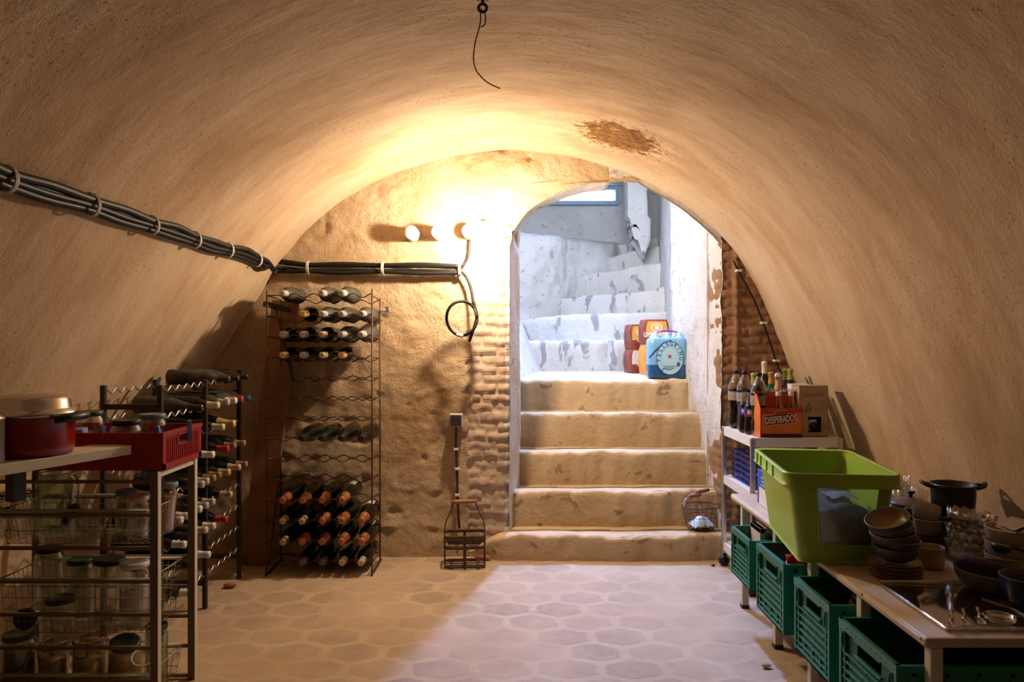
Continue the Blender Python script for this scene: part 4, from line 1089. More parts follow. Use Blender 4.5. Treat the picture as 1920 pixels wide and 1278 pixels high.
# ------------------------------------------------------------------ wire egg basket on the first step
eg = thing('wire_basket', 'wire basket with two wooden handles on the lowest step', 'basket', (1.185,4.69,.172), (0,0,.3)); eg.scale = (.78,.78,.9)
mb = MB()
def ringp(r, z, n=28): return [(r*math.cos(2*PI*k/n), r*.82*math.sin(2*PI*k/n), z) for k in range(n)]
mb.tube(ringp(.155,.16), .0035, 5, True); mb.tube(ringp(.135,.09), .002, 4, True); mb.tube(ringp(.105,.0), .003, 5, True)
for k in range(18):
    a = 2*PI*k/18; c, q = math.cos(a), math.sin(a)*.82
    mb.tube(spline([(.155*c,.155*q,.16),(.137*c,.137*q,.09),(.105*c,.105*q,0),(.03*c,.03*q,.004)],4), .0016, 4)
mb.build('wire_body', M_RUSTMETAL, eg)
for s, zt, lx in ((-1,.268,-.06),(1,.215,.02)):
    mb = MB(); mb.tube(spline([(-.155,0,.16),(-.12,s*.045,zt-.02),(-.065,s*.06,zt),(.065,s*.06,zt+.012),(.12,s*.045,zt-.01),(.155,0,.16)],6), .0024, 5); mb.build('handle_wire', M_SILVER, eg)
    mb = MB(); mb.lathe([(0,-.06),(.011,-.06),(.014,-.03),(.014,.03),(.011,.06),(0,.06)], 12, Matrix.Translation((-.02,s*.06,zt+.006)) @ Matrix.Rotation(math.radians(-5),4,'Y') @ Matrix.Rotation(PI/2,4,'Y')); mb.build('handle_grip', M_HANDLEWOOD, eg)
rows = [[(-.095+.024*j, -.075+.021*i, .012+.07*max(0,1-((j-4)/4.5)**2)*max(0,1-((i-3.5)/4)**2)+.022*nz(i*.7,j*.7,3,1)) for j in range(9)] for i in range(8)]
mb = MB(); mb.grid(rows); o = mb.build('plastic_bag', mat('pale_blue_plastic_bag',(.45,.60,.72),(.62,.72,.80),16,.3)); o.location = (1.185,4.69,.178); o.rotation_euler = (0,0,.3); o.scale = (.78,.78,.9); tag(o, 'crumpled pale blue plastic bag inside the wire egg basket', 'bag')

# ------------------------------------------------------------------ trolley
TX0, TX1, TY0, TY1 = 1.275, 1.738, 3.955, 4.49
tr = thing('kitchen_trolley', 'white shelved trolley with metal posts in front of the brick pier', 'trolley', (TX0,TY0,0))
def tk(p): return Vector(p)-Vector((TX0,TY0,0))
for x in (TX0,TX1):
    for y in (TY0,TY1):
        mb = MB(); mb.box(tk((x-.013,y-.013,.075)), tk((x+.013,y+.013,.838))); p = mb.build('post', M_SILVER, tr, .006)
        mb = MB(); c = tk((x,y,.03)); mb.lathe([(0,-.016),(.026,-.016),(.031,-.010),(.031,.010),(.026,.016),(0,.016)], 18, Matrix.Translation(c) @ Matrix.Rotation(PI/2,4,'X')); mb.cyl(c+Vector((.012,0,.0)), c+Vector((0,0,.05)), .010, n=8); mb.build('caster', M_BLACKPL, p)
for z, nm in ((.835,'top_shelf'),(.545,'middle_shelf'),(.145,'bottom_shelf')):
    mb = MB(); mb.box(tk((TX0,TY0,z-.010)), tk((TX1,TY1,z)))
    for a, b in (((TX0-.004,TY0-.006,z-.048),(TX1+.004,TY0+.008,z+.002)),((TX0-.004,TY1-.008,z-.048),(TX1+.004,TY1+.006,z+.002)),((TX0-.006,TY0,z-.048),(TX0+.008,TY1,z+.002)),((TX1-.008,TY0,z-.048),(TX1+.006,TY1,z+.002))): mb.box(tk(a), tk(b))
    mb.build(nm, M_WHITEPL, tr)
TZ = .838
M_COLA = mat('cola_in_bottle', (.012,.006,.004), None, rough=.08, spec=.7)
M_CLEARPET = glass('clear_bottle_plastic', (.86,.84,.80), .05, .08, .6)
M_COLALAB = mat('grey_bottle_wrap_label', (.22,.19,.18), (.42,.37,.35), 45, .4)
def cola(label, x, y):
    o = thing('cola_bottle', label, 'bottle', (x,y,TZ), (0,0,random.uniform(-.5,.5)), 'large cola bottles on the trolley')
    body = [(0,.006),(.028,0),(.040,.008),(.043,.03),(.043,.075),(.0375,.10),(.040,.13),(.0445,.16),(.0445,.225),(.044,.235)]
    mb = MB(); mb.lathe(body+[(0,.235)], 22); mb.build('cola', M_COLA, o)
    mb = MB(); mb.lathe([(.0447,.233),(.0435,.245),(.036,.272),(.024,.298),(.0145,.313),(.0135,.328),(.0,.328)], 22); mb.build('clear_neck', M_CLEARPET, o)
    mb = MB(); mb.lathe([(.0452,.163),(.0452,.215)], 22); mb.build('label', M_COLALAB, o)
    mb = MB(); mb.lathe([(.0155,.318),(.0165,.32),(.0165,.336),(.014,.34),(0,.34)], 18); mb.build('cap', M_BLACKPL, o)
cola('large cola bottle at the far left corner of the trolley', px(1380,4.43), 4.43)
cola('large cola bottle second from left on the trolley', px(1396,4.33), 4.33)
cola('large cola bottle standing nearest, beside the red bottle carrier', px(1423,4.08), 4.08)
M_SODALAB = mat('blue_red_soda_label', (.03,.05,.25), None, rough=.35)
for lb, x, y in (('small cola bottle with blue label, left of the pair on the trolley', px(1395,4.21), 4.21), ('small cola bottle with blue label, right of the pair on the trolley', px(1406,4.13), 4.13)):
    o = thing('soda_bottle', lb, 'bottle', (x,y,TZ), (0,0,0), 'small cola bottles on the trolley')
    mb = MB(); mb.lathe([(0,.004),(.024,0),(.029,.006),(.030,.02),(.030,.05),(.0265,.075),(.029,.10),(.030,.125),(.027,.15),(.018,.175),(0,.175)], 20); mb.build('cola', M_COLA, o)
    mb = MB(); mb.lathe([(.0185,.174),(.0135,.195),(.0135,.216),(.0155,.218),(.0155,.226),(0,.226)], 18); mb.build('neck', M_CLEARPET, o)
    mb = MB(); mb.lathe([(.0308,.095),(.0308,.142)], 20); q = mb.build('label', M_SODALAB, o)
    mb = MB(); mb.lathe([(.0312,.108),(.0312,.132)], 6, ang=.9); e = mb.build('emblem', M_IVORY, q); e.rotation_euler = (0,0,-PI/2-.75)
    mb = MB(); mb.lathe([(.0314,.100),(.0314,.110)], 6, ang=.9); e = mb.build('emblem_stripe', M_REDP, q); e.rotation_euler = (0,0,-PI/2-.75)
def upright(shape, cap, x, y, label, sc=1.0, gm=None, name='wine_bottle'):
    o = bottle(shape, cap, (x,y,TZ), (0,0,1), label, 'tall bottles at the back of the trolley', gm, name=name); o.scale = (1,1,sc) ; return o
M_GREENGL = mat('green_bottle_glass', (.015,.11,.03), (.02,.15,.05), 10, .12, spec=.6)
CAP['lime'] = (.42,.46,.08); CAP['greencap'] = (.30,.36,.12); CAP['orange'] = (.50,.24,.06)
upright('bord','lime', px(1413,4.42), 4.42, 'bottle with lime green neck between the cola bottles', 1.07)
upright('bord','white', px(1433,4.42), 4.42, 'tallest bottle, with white neck, at the back of the trolley', 1.30)
upright('burg','orange', px(1446,4.36), 4.36, 'green glass bottle behind the clear clip-top bottle', 1.10, M_GREENGL)
upright('bord','greencap', px(1482,4.38), 4.38, 'bottle with olive green neck behind the white box', 1.16)
upright('bord','lime', px(1474,4.43), 4.44, 'bottle with lime green neck at right of the clip-top bottle', 1.15)
sw2 = thing('swing_top_bottle', 'clear clip-top bottle behind the red bottle carrier', 'bottle', (px(1459,4.20),4.20,TZ))
mb = MB(); mb.lathe([(0,.003),(.037,0),(.041,.006),(.041,.17),(.036,.20),(.022,.24),(.0155,.27),(.0145,.30),(.0165,.302),(.0165,.312),(0,.312)], 22); mb.build('bottle_body', M_CLEARPET, sw2)
mb = MB(); mb.lathe([(.0175,.312),(.0175,.325),(.012,.332),(0,.332)], 16); mb.build('stopper', M_IVORY, sw2)
mb = MB(); mb.lathe([(.0225,.24),(.0165,.27),(.0165,.295)], 12); mb.build('neck_label', mat('amber_neck_label',(.55,.33,.10),(.62,.42,.2),30,.5), sw2)
mb = MB(); mb.tube(spline([(-.019,0,.28),(-.02,-.01,.31),(0,-.014,.336),(.02,-.01,.31),(.019,0,.28)],5), .0016, 5); mb.build('wire_clip', M_STEEL, sw2)
# red six pack carrier
M_CARR = mat('red_carrier_board', (.42,.035,.015), (.50,.06,.02), 14, .45)
M_CARRO = mat('orange_carrier_board', (.62,.13,.02), (.68,.20,.04), 9, .45)
CWX, CWY = .225, .15
ca = thing('bottle_carton', 'red carrier of clear bottles at the front of the trolley', 'bottle carton', (1.43,4.045,TZ), (0,0,math.radians(2)))
mb = MB(); h1 = .155
mb.box((-CWX/2,-CWY/2,0),(CWX/2,-CWY/2+.003,h1)); mb.box((-CWX/2,CWY/2-.003,0),(CWX/2,CWY/2,h1)); mb.box((-CWX/2,-CWY/2,0),(CWX/2,CWY/2,.003)); mb.build('long_sides', M_CARR, ca)
for s in (-1,1):
    mb = MB(); x = s*CWX/2; mb.prism([(-CWY/2,0),(CWY/2,0),(CWY/2,h1),(.02,.225),(-.02,.225),(-CWY/2,h1)], x-.0015, x+.0015, Matrix(((0,0,1,0),(1,0,0,0),(0,1,0,0),(0,0,0,1)))); mb.build('end_panel', M_CARRO, ca)
mb = MB(); mb.box((-CWX/2,-.0015,.0),(CWX/2,.0015,.24)); mb.build('handle_board', M_CARR, ca)
yf2 = -CWY/2-.0012
mb = MB(); mb.add([(-CWX/2+.004,yf2,.02),(CWX/2-.004,yf2,.02),(CWX/2-.004,yf2,.135),(.01,yf2,.115),(-CWX/2+.004,yf2,.125)], [(0,1,2,3,4)]); mb.build('orange_print', M_CARRO, ca)
mb = MB(); mb.add([(-.088,yf2-.001,.060),(.085,yf2-.001,.078),(.082,yf2-.001,.128),(.03,yf2-.001,.128),(.02,yf2-.001,.145),(-.03,yf2-.001,.143),(-.04,yf2-.001,.124),(-.090,yf2-.001,.117)], [tuple(range(8))]); mb.build('badge_outline', mat('pale_pink_outline',(.70,.50,.42),None,rough=.5), ca)
mb = MB(); mb.add([(-.085,yf2-.0016,.063),(.082,yf2-.0016,.081),(.079,yf2-.0016,.125),(.028,yf2-.0016,.125),(.018,yf2-.0016,.142),(-.028,yf2-.0016,.140),(-.037,yf2-.0016,.121),(-.087,yf2-.0016,.114)], [tuple(range(8))]); mb.build('badge', mat('deep_red_badge',(.22,.012,.012),None,rough=.5), ca)
mb = MB(); word(mb, 'DESPERADOS', .040, frontM(-.003,yf2-.0022,.0945,.70,1.22,math.radians(5.5))); mb.build('lettering', M_IVORY, ca)
mb = MB(); [disc(mb, -.022+.022*k, .131, .012, .009, yf2-.002, 14) for k in range(3)]; mb.build('hats_emblem', M_CARR, ca)
mb = MB(); mb.box((-CWX/2+.002,yf2-.0006,.0),(CWX/2-.002,yf2,.018)); mb.build('dark_base_print', mat('dark_base_print',(.06,.012,.012),None,rough=.5), ca)
BN = ['front left','front middle','front right','back left','back middle','back right']
for k in range(6):
    i, j = k % 3, k//3
    if k in (0,3): continue
    x = 1.43+(i-1)*.068; y = 4.045+(-.037 if j == 0 else .037)
    o = thing('beer_bottle', 'clear bottle standing %s in the red carrier' % BN[k], 'bottle', (x,y,TZ+.004), group='clear bottles in the red carrier')
    mb = MB(); mb.lathe([(0,.003),(.027,0),(.030,.006),(.030,.13),(.026,.155),(.017,.185),(.0135,.215),(.0135,.24),(.0155,.242),(.0155,.25),(.0,.25)], 18); mb.build('bottle_glass', M_CLEARPET, o)
    mb = MB(); mb.lathe([(.0148,.215),(.0142,.238)], 14); mb.build('neck_band', M_IVORY, o)
# tall beige box with window
bxw, bxl, bxh = .158, .10, .272
du = thing('cardboard_box', 'worn beige carton with a cut-out window on the trolley', 'box', (1.618,4.06,TZ), (0,0,math.radians(3)))
M_KRAFT = mat('worn_beige_card', (.46,.34,.22), (.38,.27,.165), 7, .8)
mb = MB(); y0 = -bxl/2
wx0, wx1, wz0, wz1 = -.032, .042, .022, .105
mb.box((-bxw/2,y0,0),(wx0,y0+.003,bxh)); mb.box((wx1,y0,0),(bxw/2,y0+.003,bxh)); mb.box((wx0,y0,0),(wx1,y0+.003,wz0)); mb.box((wx0,y0,wz1),(wx1,y0+.003,bxh))
mb.box((-bxw/2,-y0-.003,0),(bxw/2,-y0,bxh)); mb.box((-bxw/2,y0,0),(-bxw/2+.003,-y0,bxh)); mb.box((bxw/2-.003,y0,0),(bxw/2,-y0,bxh)); mb.box((-bxw/2,y0,bxh-.003),(bxw/2,-y0,bxh)); mb.box((-bxw/2,y0,0),(bxw/2,-y0,.003))
mb.build('box_body', M_KRAFT, du)
mb = MB(); mb.lathe([(.032,.0),(.032,.05),(.026,.06)], 18, Matrix.Translation((.004,y0+.045,.028)) @ Matrix.Rotation(.0,4,'X')); mb.build('white_cup', M_IVORY, du)
mb = MB(); mb.lathe([(0,.0),(.024,.0),(.026,.004),(.0,.006)], 18, Matrix.Translation((.004,y0+.012,.052)) @ Matrix.Rotation(PI/2,4,'X')); mb.box((wx0-.01,y0+.06,.01),(wx1+.01,y0+.062,.115)); mb.build('dark_inside', M_BLACKPL, du)
mb = MB(); word(mb, 'DUQUESNE', .027, frontM(0,y0-.001,.222,.80,1.0)); mb.build('lettering', mat('rust_red_ink',(.33,.08,.045),None,rough=.7), du)
M_INK = mat('brown_ink', (.20,.13,.08), None, rough=.8)
mb = MB(); e = y0-.0008
def ln(x0,z0,x1,z1,w=.0011): mb.bar((x0,e,z0),(x1,e,z1),.0006,w*2,(0,1,0)) if False else mb.add([(x0,e,z0-w),(x1,e,z1-w),(x1,e,z1+w),(x0,e,z0+w)],[(0,1,2,3)])
ln(-.05,.192,.062,.192,.0005); ln(-.05,.122,.062,.122,.0005)
for k in range(9): ln(-.002 if k > 1 else .01,.184-.0068*k,.06-.004*(k%3),.184-.0068*k,.0006)
mb.add([(-.052,e,.130),(-.018,e,.130),(-.012,e,.138),(-.056,e,.137)],[(0,1,2,3)])
for (a,b,c) in (((-.048,.140),(-.030,.140),(-.036,.165)),((-.030,.140),(-.013,.140),(-.018,.170)),((-.040,.165),(-.020,.166),(-.024,.186))):
    mb.add([(a[0],e,a[1]),(b[0],e,b[1]),(c[0],e,c[1])],[(0,1,2)])
for k in range(4): ln(.052,.040+.009*k,.060,.040+.009*k,.0022)
mb.build('ship_print', M_INK, du)
wb = thing('cardboard_box', 'white carton with red print behind the beige carton', 'box', (px(1497,4.25),4.25,TZ), (0,0,.06))
mb = MB(); mb.box((-.05,-.035,0),(.05,.035,.268)); mb.build('box_body', M_WHITEPL, wb, .002)
mb = MB(); [mb.box((-.045+.022*(k%4),-.0365,.13+.035*(k//4)),(-.030+.022*(k%4),-.0355,.155+.035*(k//4))) for k in range(12) if k % 5 != 3]; mb.build('red_print', mat('faded_red_print',(.50,.16,.13),None,rough=.6), wb)
# lower shelf: blue slatted crate, cartons
def lattice_crate(name, label, cat, loc, w, l, h, m, rz=0, group=None, nx=9, nzr=5):
    o = thing(name, label, cat, loc, (0,0,rz), group)
    mb = MB(); mb.box((-w/2,-l/2,0),(w/2,l/2,.006)); mb.build('bottom', m, o)
    for nm, ax, sgn, span, off in (('side_grille','x',-1,w,l/2),('side_grille','x',1,w,l/2),('end_grille','y',-1,l,w/2),('end_grille','y',1,l,w/2)):
        mb = MB(); n = max(4,int(nx*span/w))
        def bx_(a0,z0,a1,z1,t=.004):
            if ax == 'x': mb.box((a0,sgn*off-t/2,z0),(a1,sgn*off+t/2,z1))
            else: mb.box((sgn*off-t/2,a0,z0),(sgn*off+t/2,a1,z1))
        for k in range(n+1):
            a = -span/2+span*k/n; bx_(a-.004,0,a+.004,h)
        for k in range(nzr+1):
            z = h*k/nzr; bx_(-span/2,z-.005 if k else 0,span/2,min(h,z+.005),.006)
        mb.build(nm, m, o)
    return o
M_DBLUE = mat('dark_blue_plastic', (.02,.03,.20), (.03,.045,.26), 10, .4)
lattice_crate('plastic_crate', 'dark blue slatted crate on the middle shelf of the trolley', 'crate', (1.46,4.23,.548), .30, .40, .165, M_DBLUE, 0, None, 9, 5)
mb = MB(); mb.box((-.03,-.03,0),(.03,.03,.22)); o = mb.build('cardboard_box', mat('cream_card',(.62,.54,.42),None,rough=.7), None, .002); o.location = (1.68,4.25,.548); tag(o, 'cream carton on the middle shelf behind the green bin', 'box')
mb = MB(); mb.box((-.025,-.025,0),(.025,.025,.235)); o = mb.build('cardboard_box', mat('black_card',(.03,.03,.04),None,rough=.6), None, .002); o.location = (1.635,4.08,.548); tag(o, 'narrow black carton on the middle trolley shelf', 'box')
# ------------------------------------------------------------------ long low table at the right
M_TABLE = mat('cream_table_laminate', (.60,.47,.32), (.55,.42,.28), 5, .45)
M_EDGE = mat('pale_table_edging', (.66,.54,.38), None, rough=.35)
tb = thing('long_table', 'long low cream table along the right wall', 'table', (1.13,2.01,0))
def bk(p): return Vector(p)-Vector((1.13,2.01,0))
xl = lambda y: 1.113+(y-2.01)*.018
mb = MB(); mb.prism([(xl(2.01)-1.13,0),(1.80-1.13,0),(1.72-1.13,1.91),(xl(3.92)-1.13,1.91)], .522, .55); mb.build('tabletop', M_TABLE, tb, .007)
mb = MB()
for a, b in ((2.03,2.37),(2.385,3.90)): mb.bar(bk((xl(a)-.001,a,.541)), bk((xl(b)-.001,b,.541)), .006, .008)
mb.build('edging', M_EDGE, tb, .002)
LEGS = (2.03,2.45,2.88,3.285,3.78)
for y in LEGS:
    for x in (xl(y)+.033, 1.66):
        mb = MB(); c = bk((x,y,0)); mb.box((c.x-.017,c.y-.017,.012),(c.x+.017,c.y+.017,.522)); p = mb.build('leg', M_CREAM, tb, .003)
        mb = MB(); mb.box((c.x-.019,c.y-.019,0),(c.x+.019,c.y+.019,.02)); mb.build('foot', M_BLACKPL, p, .002)
for x in (1.30,1.55):
    mb = MB(); mb.box(bk((x-.02,2.04,.165)), bk((x+.02,3.80,.195))); mb.build('shelf_rail', M_CREAM, tb, .003)
for y in LEGS:
    mb = MB(); mb.box(bk((xl(y)+.05,y-.01,.140)), bk((1.66,y+.01,.165))); mb.build('cross_rail', M_CREAM, tb, .002)

# green crates
M_GREENP = mat('green_crate_plastic', (.016,.165,.095), (.022,.20,.12), 8, .4)  # lit rib edges put into a lighter green
M_GREEND = mat('green_crate_shaded_panel', (.008,.085,.048), None, rough=.5)  # same crate green with recess shade put into the colour
def green_crate(label, y0, y1, z0, h, x0, L=.56):
    w = y1-y0
    o = thing('plastic_crate', label, 'crate', (x0,(y0+y1)/2,z0), (0,0,0), 'green vegetable crates under the table')
    hw = w/2
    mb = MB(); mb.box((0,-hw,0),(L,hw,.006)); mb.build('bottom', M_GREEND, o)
    for y in (-hw,hw):
        mb = MB(); s = 1 if y > 0 else -1
        mb.box((.0,y-.003,0),(L,y+.003,h-.03)); mb.box((0,y-.006,h-.03),(L,y+.006,h-.0))
        for k in range(6): mb.box((.04+k*.09,y-.006,0),(.052+k*.09,y+.006,h-.02))
        mb.build('side_panel', M_GREENP, o)
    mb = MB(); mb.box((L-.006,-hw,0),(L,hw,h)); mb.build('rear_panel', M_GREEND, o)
    # front: recessed panel round a hand hole, then the proud ribs
    hz0, hz1, hy = h*.70, h*.86, hw*.42
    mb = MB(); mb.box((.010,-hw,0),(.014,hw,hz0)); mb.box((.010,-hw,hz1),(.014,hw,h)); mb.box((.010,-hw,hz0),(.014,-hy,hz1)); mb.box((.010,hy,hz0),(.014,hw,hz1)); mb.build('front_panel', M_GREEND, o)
    mb = MB(); T = .011
    mb.box((-.002,-hw-.003,h-.028),(T,hw+.003,h)); mb.box((0,-hw,0),(T,hw,.016))
    for s in (-1,1):
        mb.box((-.001,min(s*hw,s*(hw-.012)),0),(T,max(s*hw,s*(hw-.012)),h))
        mb.box((.001,min(s*(hw-.030),s*(hw-.036)),.01),(T,max(s*(hw-.030),s*(hw-.036)),h-.02))
        lp = [(math.cos(a)*.013, math.sin(a)*.030) for a in [2*PI*k/14 for k in range(14)]]
        mb.tube([(.0,s*(hw-.028)+a*.9,h*.77+b) for a,b in lp], .0035, 5, True)
    for k in range(1,7):
        z = h*.10*k+.006
        mb.box((.002,-hw+.01,z-.0035),(T,hw-.01,z+.0035))
        n = 12
        for i in range(n):
            if (i+k) % 3 == 0:
                y = -hw+.045+(w-.09)*i/(n-1); mb.box((.0035,y-.0025,z-.012),(T,y+.0025,z))
    for y in (-hw*.45,0,hw*.45): mb.box((.003,y-.003,.016),(T,y+.003,h*.24))
    mb.box((.001,-hy-.008,hz0-.007),(T,hy+.008,hz0)); mb.box((.001,-hy-.008,hz1),(T,hy+.008,hz1+.006))
    for k in range(9):
        y = -hw*.7+hw*1.4*k/8; mb.box((-.003,y-.003,h-.017),(-.0015,y+.003,h-.011))
    mb.build('front_grille', M_GREENP, o)
    return o
green_crate('green slatted crate, farthest of the four under the table', 3.335, 3.61, .238, .220, 1.06, .52)
green_crate('green slatted crate holding the red and white jug', 2.915, 3.235, .203, .275, 1.06)
green_crate('green slatted crate holding the round woven basket', 2.495, 2.80, .203, .265, 1.06)
green_crate('green slatted crate, nearest of the four under the table', 2.05, 2.405, .198, .262, 1.055)
# contents of the crates
fr = thing('picture_frame', 'cream framed box with red panel standing in the farthest green crate', 'box', (1.25,3.46,.246))
mb = MB(); w_, h_ = .20, .235
for a, b in (((-w_/2,0,0),(-w_/2+.024,.14,h_)),((w_/2-.024,0,0),(w_/2,.14,h_)),((-w_/2,0,h_-.024),(w_/2,.14,h_)),((-w_/2,0,0),(w_/2,.14,.02))): mb.box(a,b)
mb.build('frame', M_CREAM, fr, .002)
mb = MB(); mb.box((-w_/2+.02,.015,.01),(w_/2-.02,.13,h_-.02)); mb.build('inner_panel', mat('dusky_beige',(.42,.30,.22),None,rough=.7), fr)
mb = MB(); mb.box((-w_/2+.045,.010,.03),(w_/2-.024,.0155,h_-.04)); mb.build('red_panel', mat('dark_red_panel',(.30,.02,.02),None,rough=.5), fr)
jg = thing('enamel_jug', 'red and white enamel jug lying in a green crate', 'jug', (1.24,3.05,.30), (0,math.radians(-28),math.radians(20)))
mb = MB(); mb.lathe([(0,0),(.055,0),(.062,.01),(.066,.06),(.060,.10)], 24); mb.build('white_body', M_WHITEPL, jg)
mb = MB(); mb.lathe([(.0605,.098),(.050,.14),(.044,.17),(.050,.19),(.046,.19),(.040,.17),(.046,.14),(.0,.12)], 24); mb.prism([(-.02,.0),(.02,.0),(0,.035)], .165,.19, Matrix.Translation((0,.042,0))); mb.build('red_neck', mat('bright_red_enamel',(.50,.03,.03),None,rough=.25,spec=.6), jg)
mb = MB(); mb.tube(spline([(.062,0,.05),(.10,0,.07),(.105,0,.13),(.05,0,.165)],6), .007, 7); mb.build('handle', M_BLACKPL, jg)
M_WICKER = mat('grey_brown_wicker', (.24,.18,.13), (.34,.26,.20), 50, .8)
wk = thing('wicker_basket', 'upturned round woven basket in the third green crate', 'basket', (1.30,2.64,.215))
mb = MB()
for k in range(15):
    t = k/14; z = .285*math.sin(t*PI/2); r = .125*math.cos(t*PI/2*.98)+.002
    mb.tube([(r*(1+.02*(-1)**j)*math.cos(2*PI*j/36), r*(1+.02*(-1)**j)*math.sin(2*PI*j/36), z) for j in range(36)], .0075, 5, True)
mb.build('woven_shell', M_WICKER, wk)
mb = MB(); mb.lathe([(.118,0),(.117,.06),(.10,.16),(.06,.24),(.02,.27),(0,.272)],24); mb.build('lining', mat('dark_wicker',(.10,.07,.05),None,rough=.9), wk)

# green bin
M_LIME = mat('lime_green_plastic', (.30,.46,.035), (.33,.49,.045), 4, .35, spec=.45)
BW0, BL0, BW1, BL1, BH_ = .285, .55, .365, .60, .322
bn = thing('storage_bin', 'large lime green plastic bin with a clear front panel on the table', 'bin', (1.215,2.945,.552), (0,0,math.radians(-8)))
def binring(w, l, z, r=.034): 
    R = [(x,y,z) for x,y in rrect(w, l, r, 16, 6)]; return R+[R[0]]
nlev = 14
def lv(i, ins=0):
    t = i/nlev; return binring(BW0+(BW1-BW0)*t-2*ins, BL0+(BL1-BL0)*t-2*ins, BH_*t+(ins if i == 0 else 0), .034-ins*.5)
WJ = range(3,15); WI = range(3,12)
mb = MB()
for ins in (0,.004):
    rings = [lv(i,ins) for i in range(nlev+1)]
    o_ = len(mb.v); nc = len(rings[0]); mb.add([p for r in rings for p in r], [])
    for i in range(nlev):
        for j in range(nc-1):
            if i in WI and j in WJ: continue
            mb.f.append([o_+i*nc+j,o_+i*nc+j+1,o_+(i+1)*nc+j+1,o_+(i+1)*nc+j]); mb.sm.append(True); mb.mi.append(0)
    mb.f.append([o_+j for j in range(nc-1)]); mb.sm.append(False); mb.mi.append(0)
mb.build('tub', M_LIME, bn)
mb = MB()
prof = [(.0,-.004),(.012,-.0),(.020,.0),(.0215,-.006),(.0215,-.044),(.0255,-.046),(.0255,-.049),(.0185,-.049),(.0185,-.006),(.0,-.010)]
mb.grid([binring(BW1+2*q-.004, BL1+2*q-.004, BH_+.006+dz, .034+q) for q, dz in prof]); mb.build('rim', M_LIME, bn)
for y in (-.12,.0,.12,.2):
    for s in (-1,1):
        mb = MB(); mb.box((s*(BW1/2+.012)-.012,y-.003,BH_-.04),(s*(BW1/2+.012)+.006,y+.003,BH_+.002)); mb.build('rim_rib', M_LIME, bn)
t0, t1 = 3/nlev, 12/nlev
def fpt(j, t): 
    a = rrect(BW0+(BW1-BW0)*t, BL0+(BL1-BL0)*t, .034, 16, 6)[j]; return Vector((a[0], a[1], BH_*t))
M_PANEL = glass('hazy_clear_panel', (.80,.86,.78), .15, .10, .4)
_t = M_PANEL.node_tree; _d = _t.nodes.new('ShaderNodeBsdfDiffuse'); _d.inputs[0].default_value = (.75,.82,.72,1)
_m = _t.nodes.new('ShaderNodeMixShader'); _m.inputs[0].default_value = .07; _o = next(n for n in _t.nodes if n.type == 'OUTPUT_MATERIAL')
_s = _o.inputs[0].links[0].from_socket; _t.links.new(_s, _m.inputs[1]); _t.links.new(_d.outputs[0], _m.inputs[2]); _t.links.new(_m.outputs[0], _o.inputs[0])
mb = MB(); A, B, C_, D_ = fpt(3,t0), fpt(15,t0), fpt(15,t1), fpt(3,t1)
dv = Vector((0,.003,0)); mb.add([A,B,C_,D_,A+dv,B+dv,C_+dv,D_+dv],[(0,1,2,3),(7,6,5,4),(0,4,5,1),(1,5,6,2),(2,6,7,3),(3,7,4,0)]); mb.build('clear_panel', M_PANEL, bn)
mb = MB()
for a, b in ((A,B),(B,C_),(C_,D_),(D_,A)): mb.bar(a+Vector((0,-.001,0)), b+Vector((0,-.001,0)), .005, .004)
mb.build('panel_frame', M_LIME, bn)
rows = []
for i in range(10):
    y = -.262 if i < 2 else -.25+.055*(i-1)
    prof_i = 0 if i in (0,9) else 1
    rows.append([(-.126+.0252*j, y+.006*nz(j*.6,i,5,1), .010+prof_i*(.155+.028*nz(j*.45,i*.4,2,1)+.04*math.exp(-((j-7)/2.2)**2))*(.35 if j in (0,10) else 1)) for j in range(11)])
mb = MB(); mb.grid(rows); o = mb.build('black_bag', mat('black_fabric',(.008,.008,.009),(.014,.014,.016),20,.8)); o.location = (1.215,2.945,.552); o.rotation_euler = (0,0,math.radians(-8)); tag(o, 'black cloth bag inside the lime green bin', 'bag')
rows = [[(-.0+.020*j, -.16+.03*i, .205+.022*max(0,1-((j-2.5)/3)**2)*max(0,1-((i-2)/3)**2)+.01*nz(i,j,0,.7)) for j in range(6)] for i in range(6)]
mb = MB(); mb.grid(rows); o = mb.build('folded_cloth', mat('slate_blue_cloth',(.12,.16,.24),(.18,.23,.32),25,.8)); o.location = (1.215,2.945,.552); o.rotation_euler = (0,0,math.radians(-8)); tag(o, 'slate blue cloth lying on the black bag in the green bin', 'cloth')

# blue carton behind the bin
M_BLUECARD = mat('bright_blue_card', (.02,.09,.42), None, rough=.45)
bb = thing('cardboard_box', 'bright blue carton with white lower band behind the green bin', 'box', (1.295,3.58,.551), (0,0,math.radians(-4)))
mb = MB(); mb.box((-.085,-.125,0),(.085,.125,.165)); mb.build('box_body', M_BLUECARD, bb, .002)
mb = MB(); mb.box((-.0862,-.125,.002),(-.085,.085,.085)); mb.box((-.0855,-.1262,.002),(.085,-.125,.085)); mb.build('white_band', M_IVORY, bb)
mb = MB()
Mx = Matrix(((0,0,-1,-.0866),(-1,0,0,-.01),(0,1,0,.125),(0,0,0,1)))
for k, (yy, ww) in enumerate(((.03,.12),(.0,.10),(-.03,.13))): mb.box((-.0866,-.01-ww/2,.118+yy*.6-.004),(-.0858,-.01+ww/2,.118+yy*.6+.004))
mb.build('pale_print', mat('pale_blue_print',(.30,.45,.75),None,rough=.5), bb)

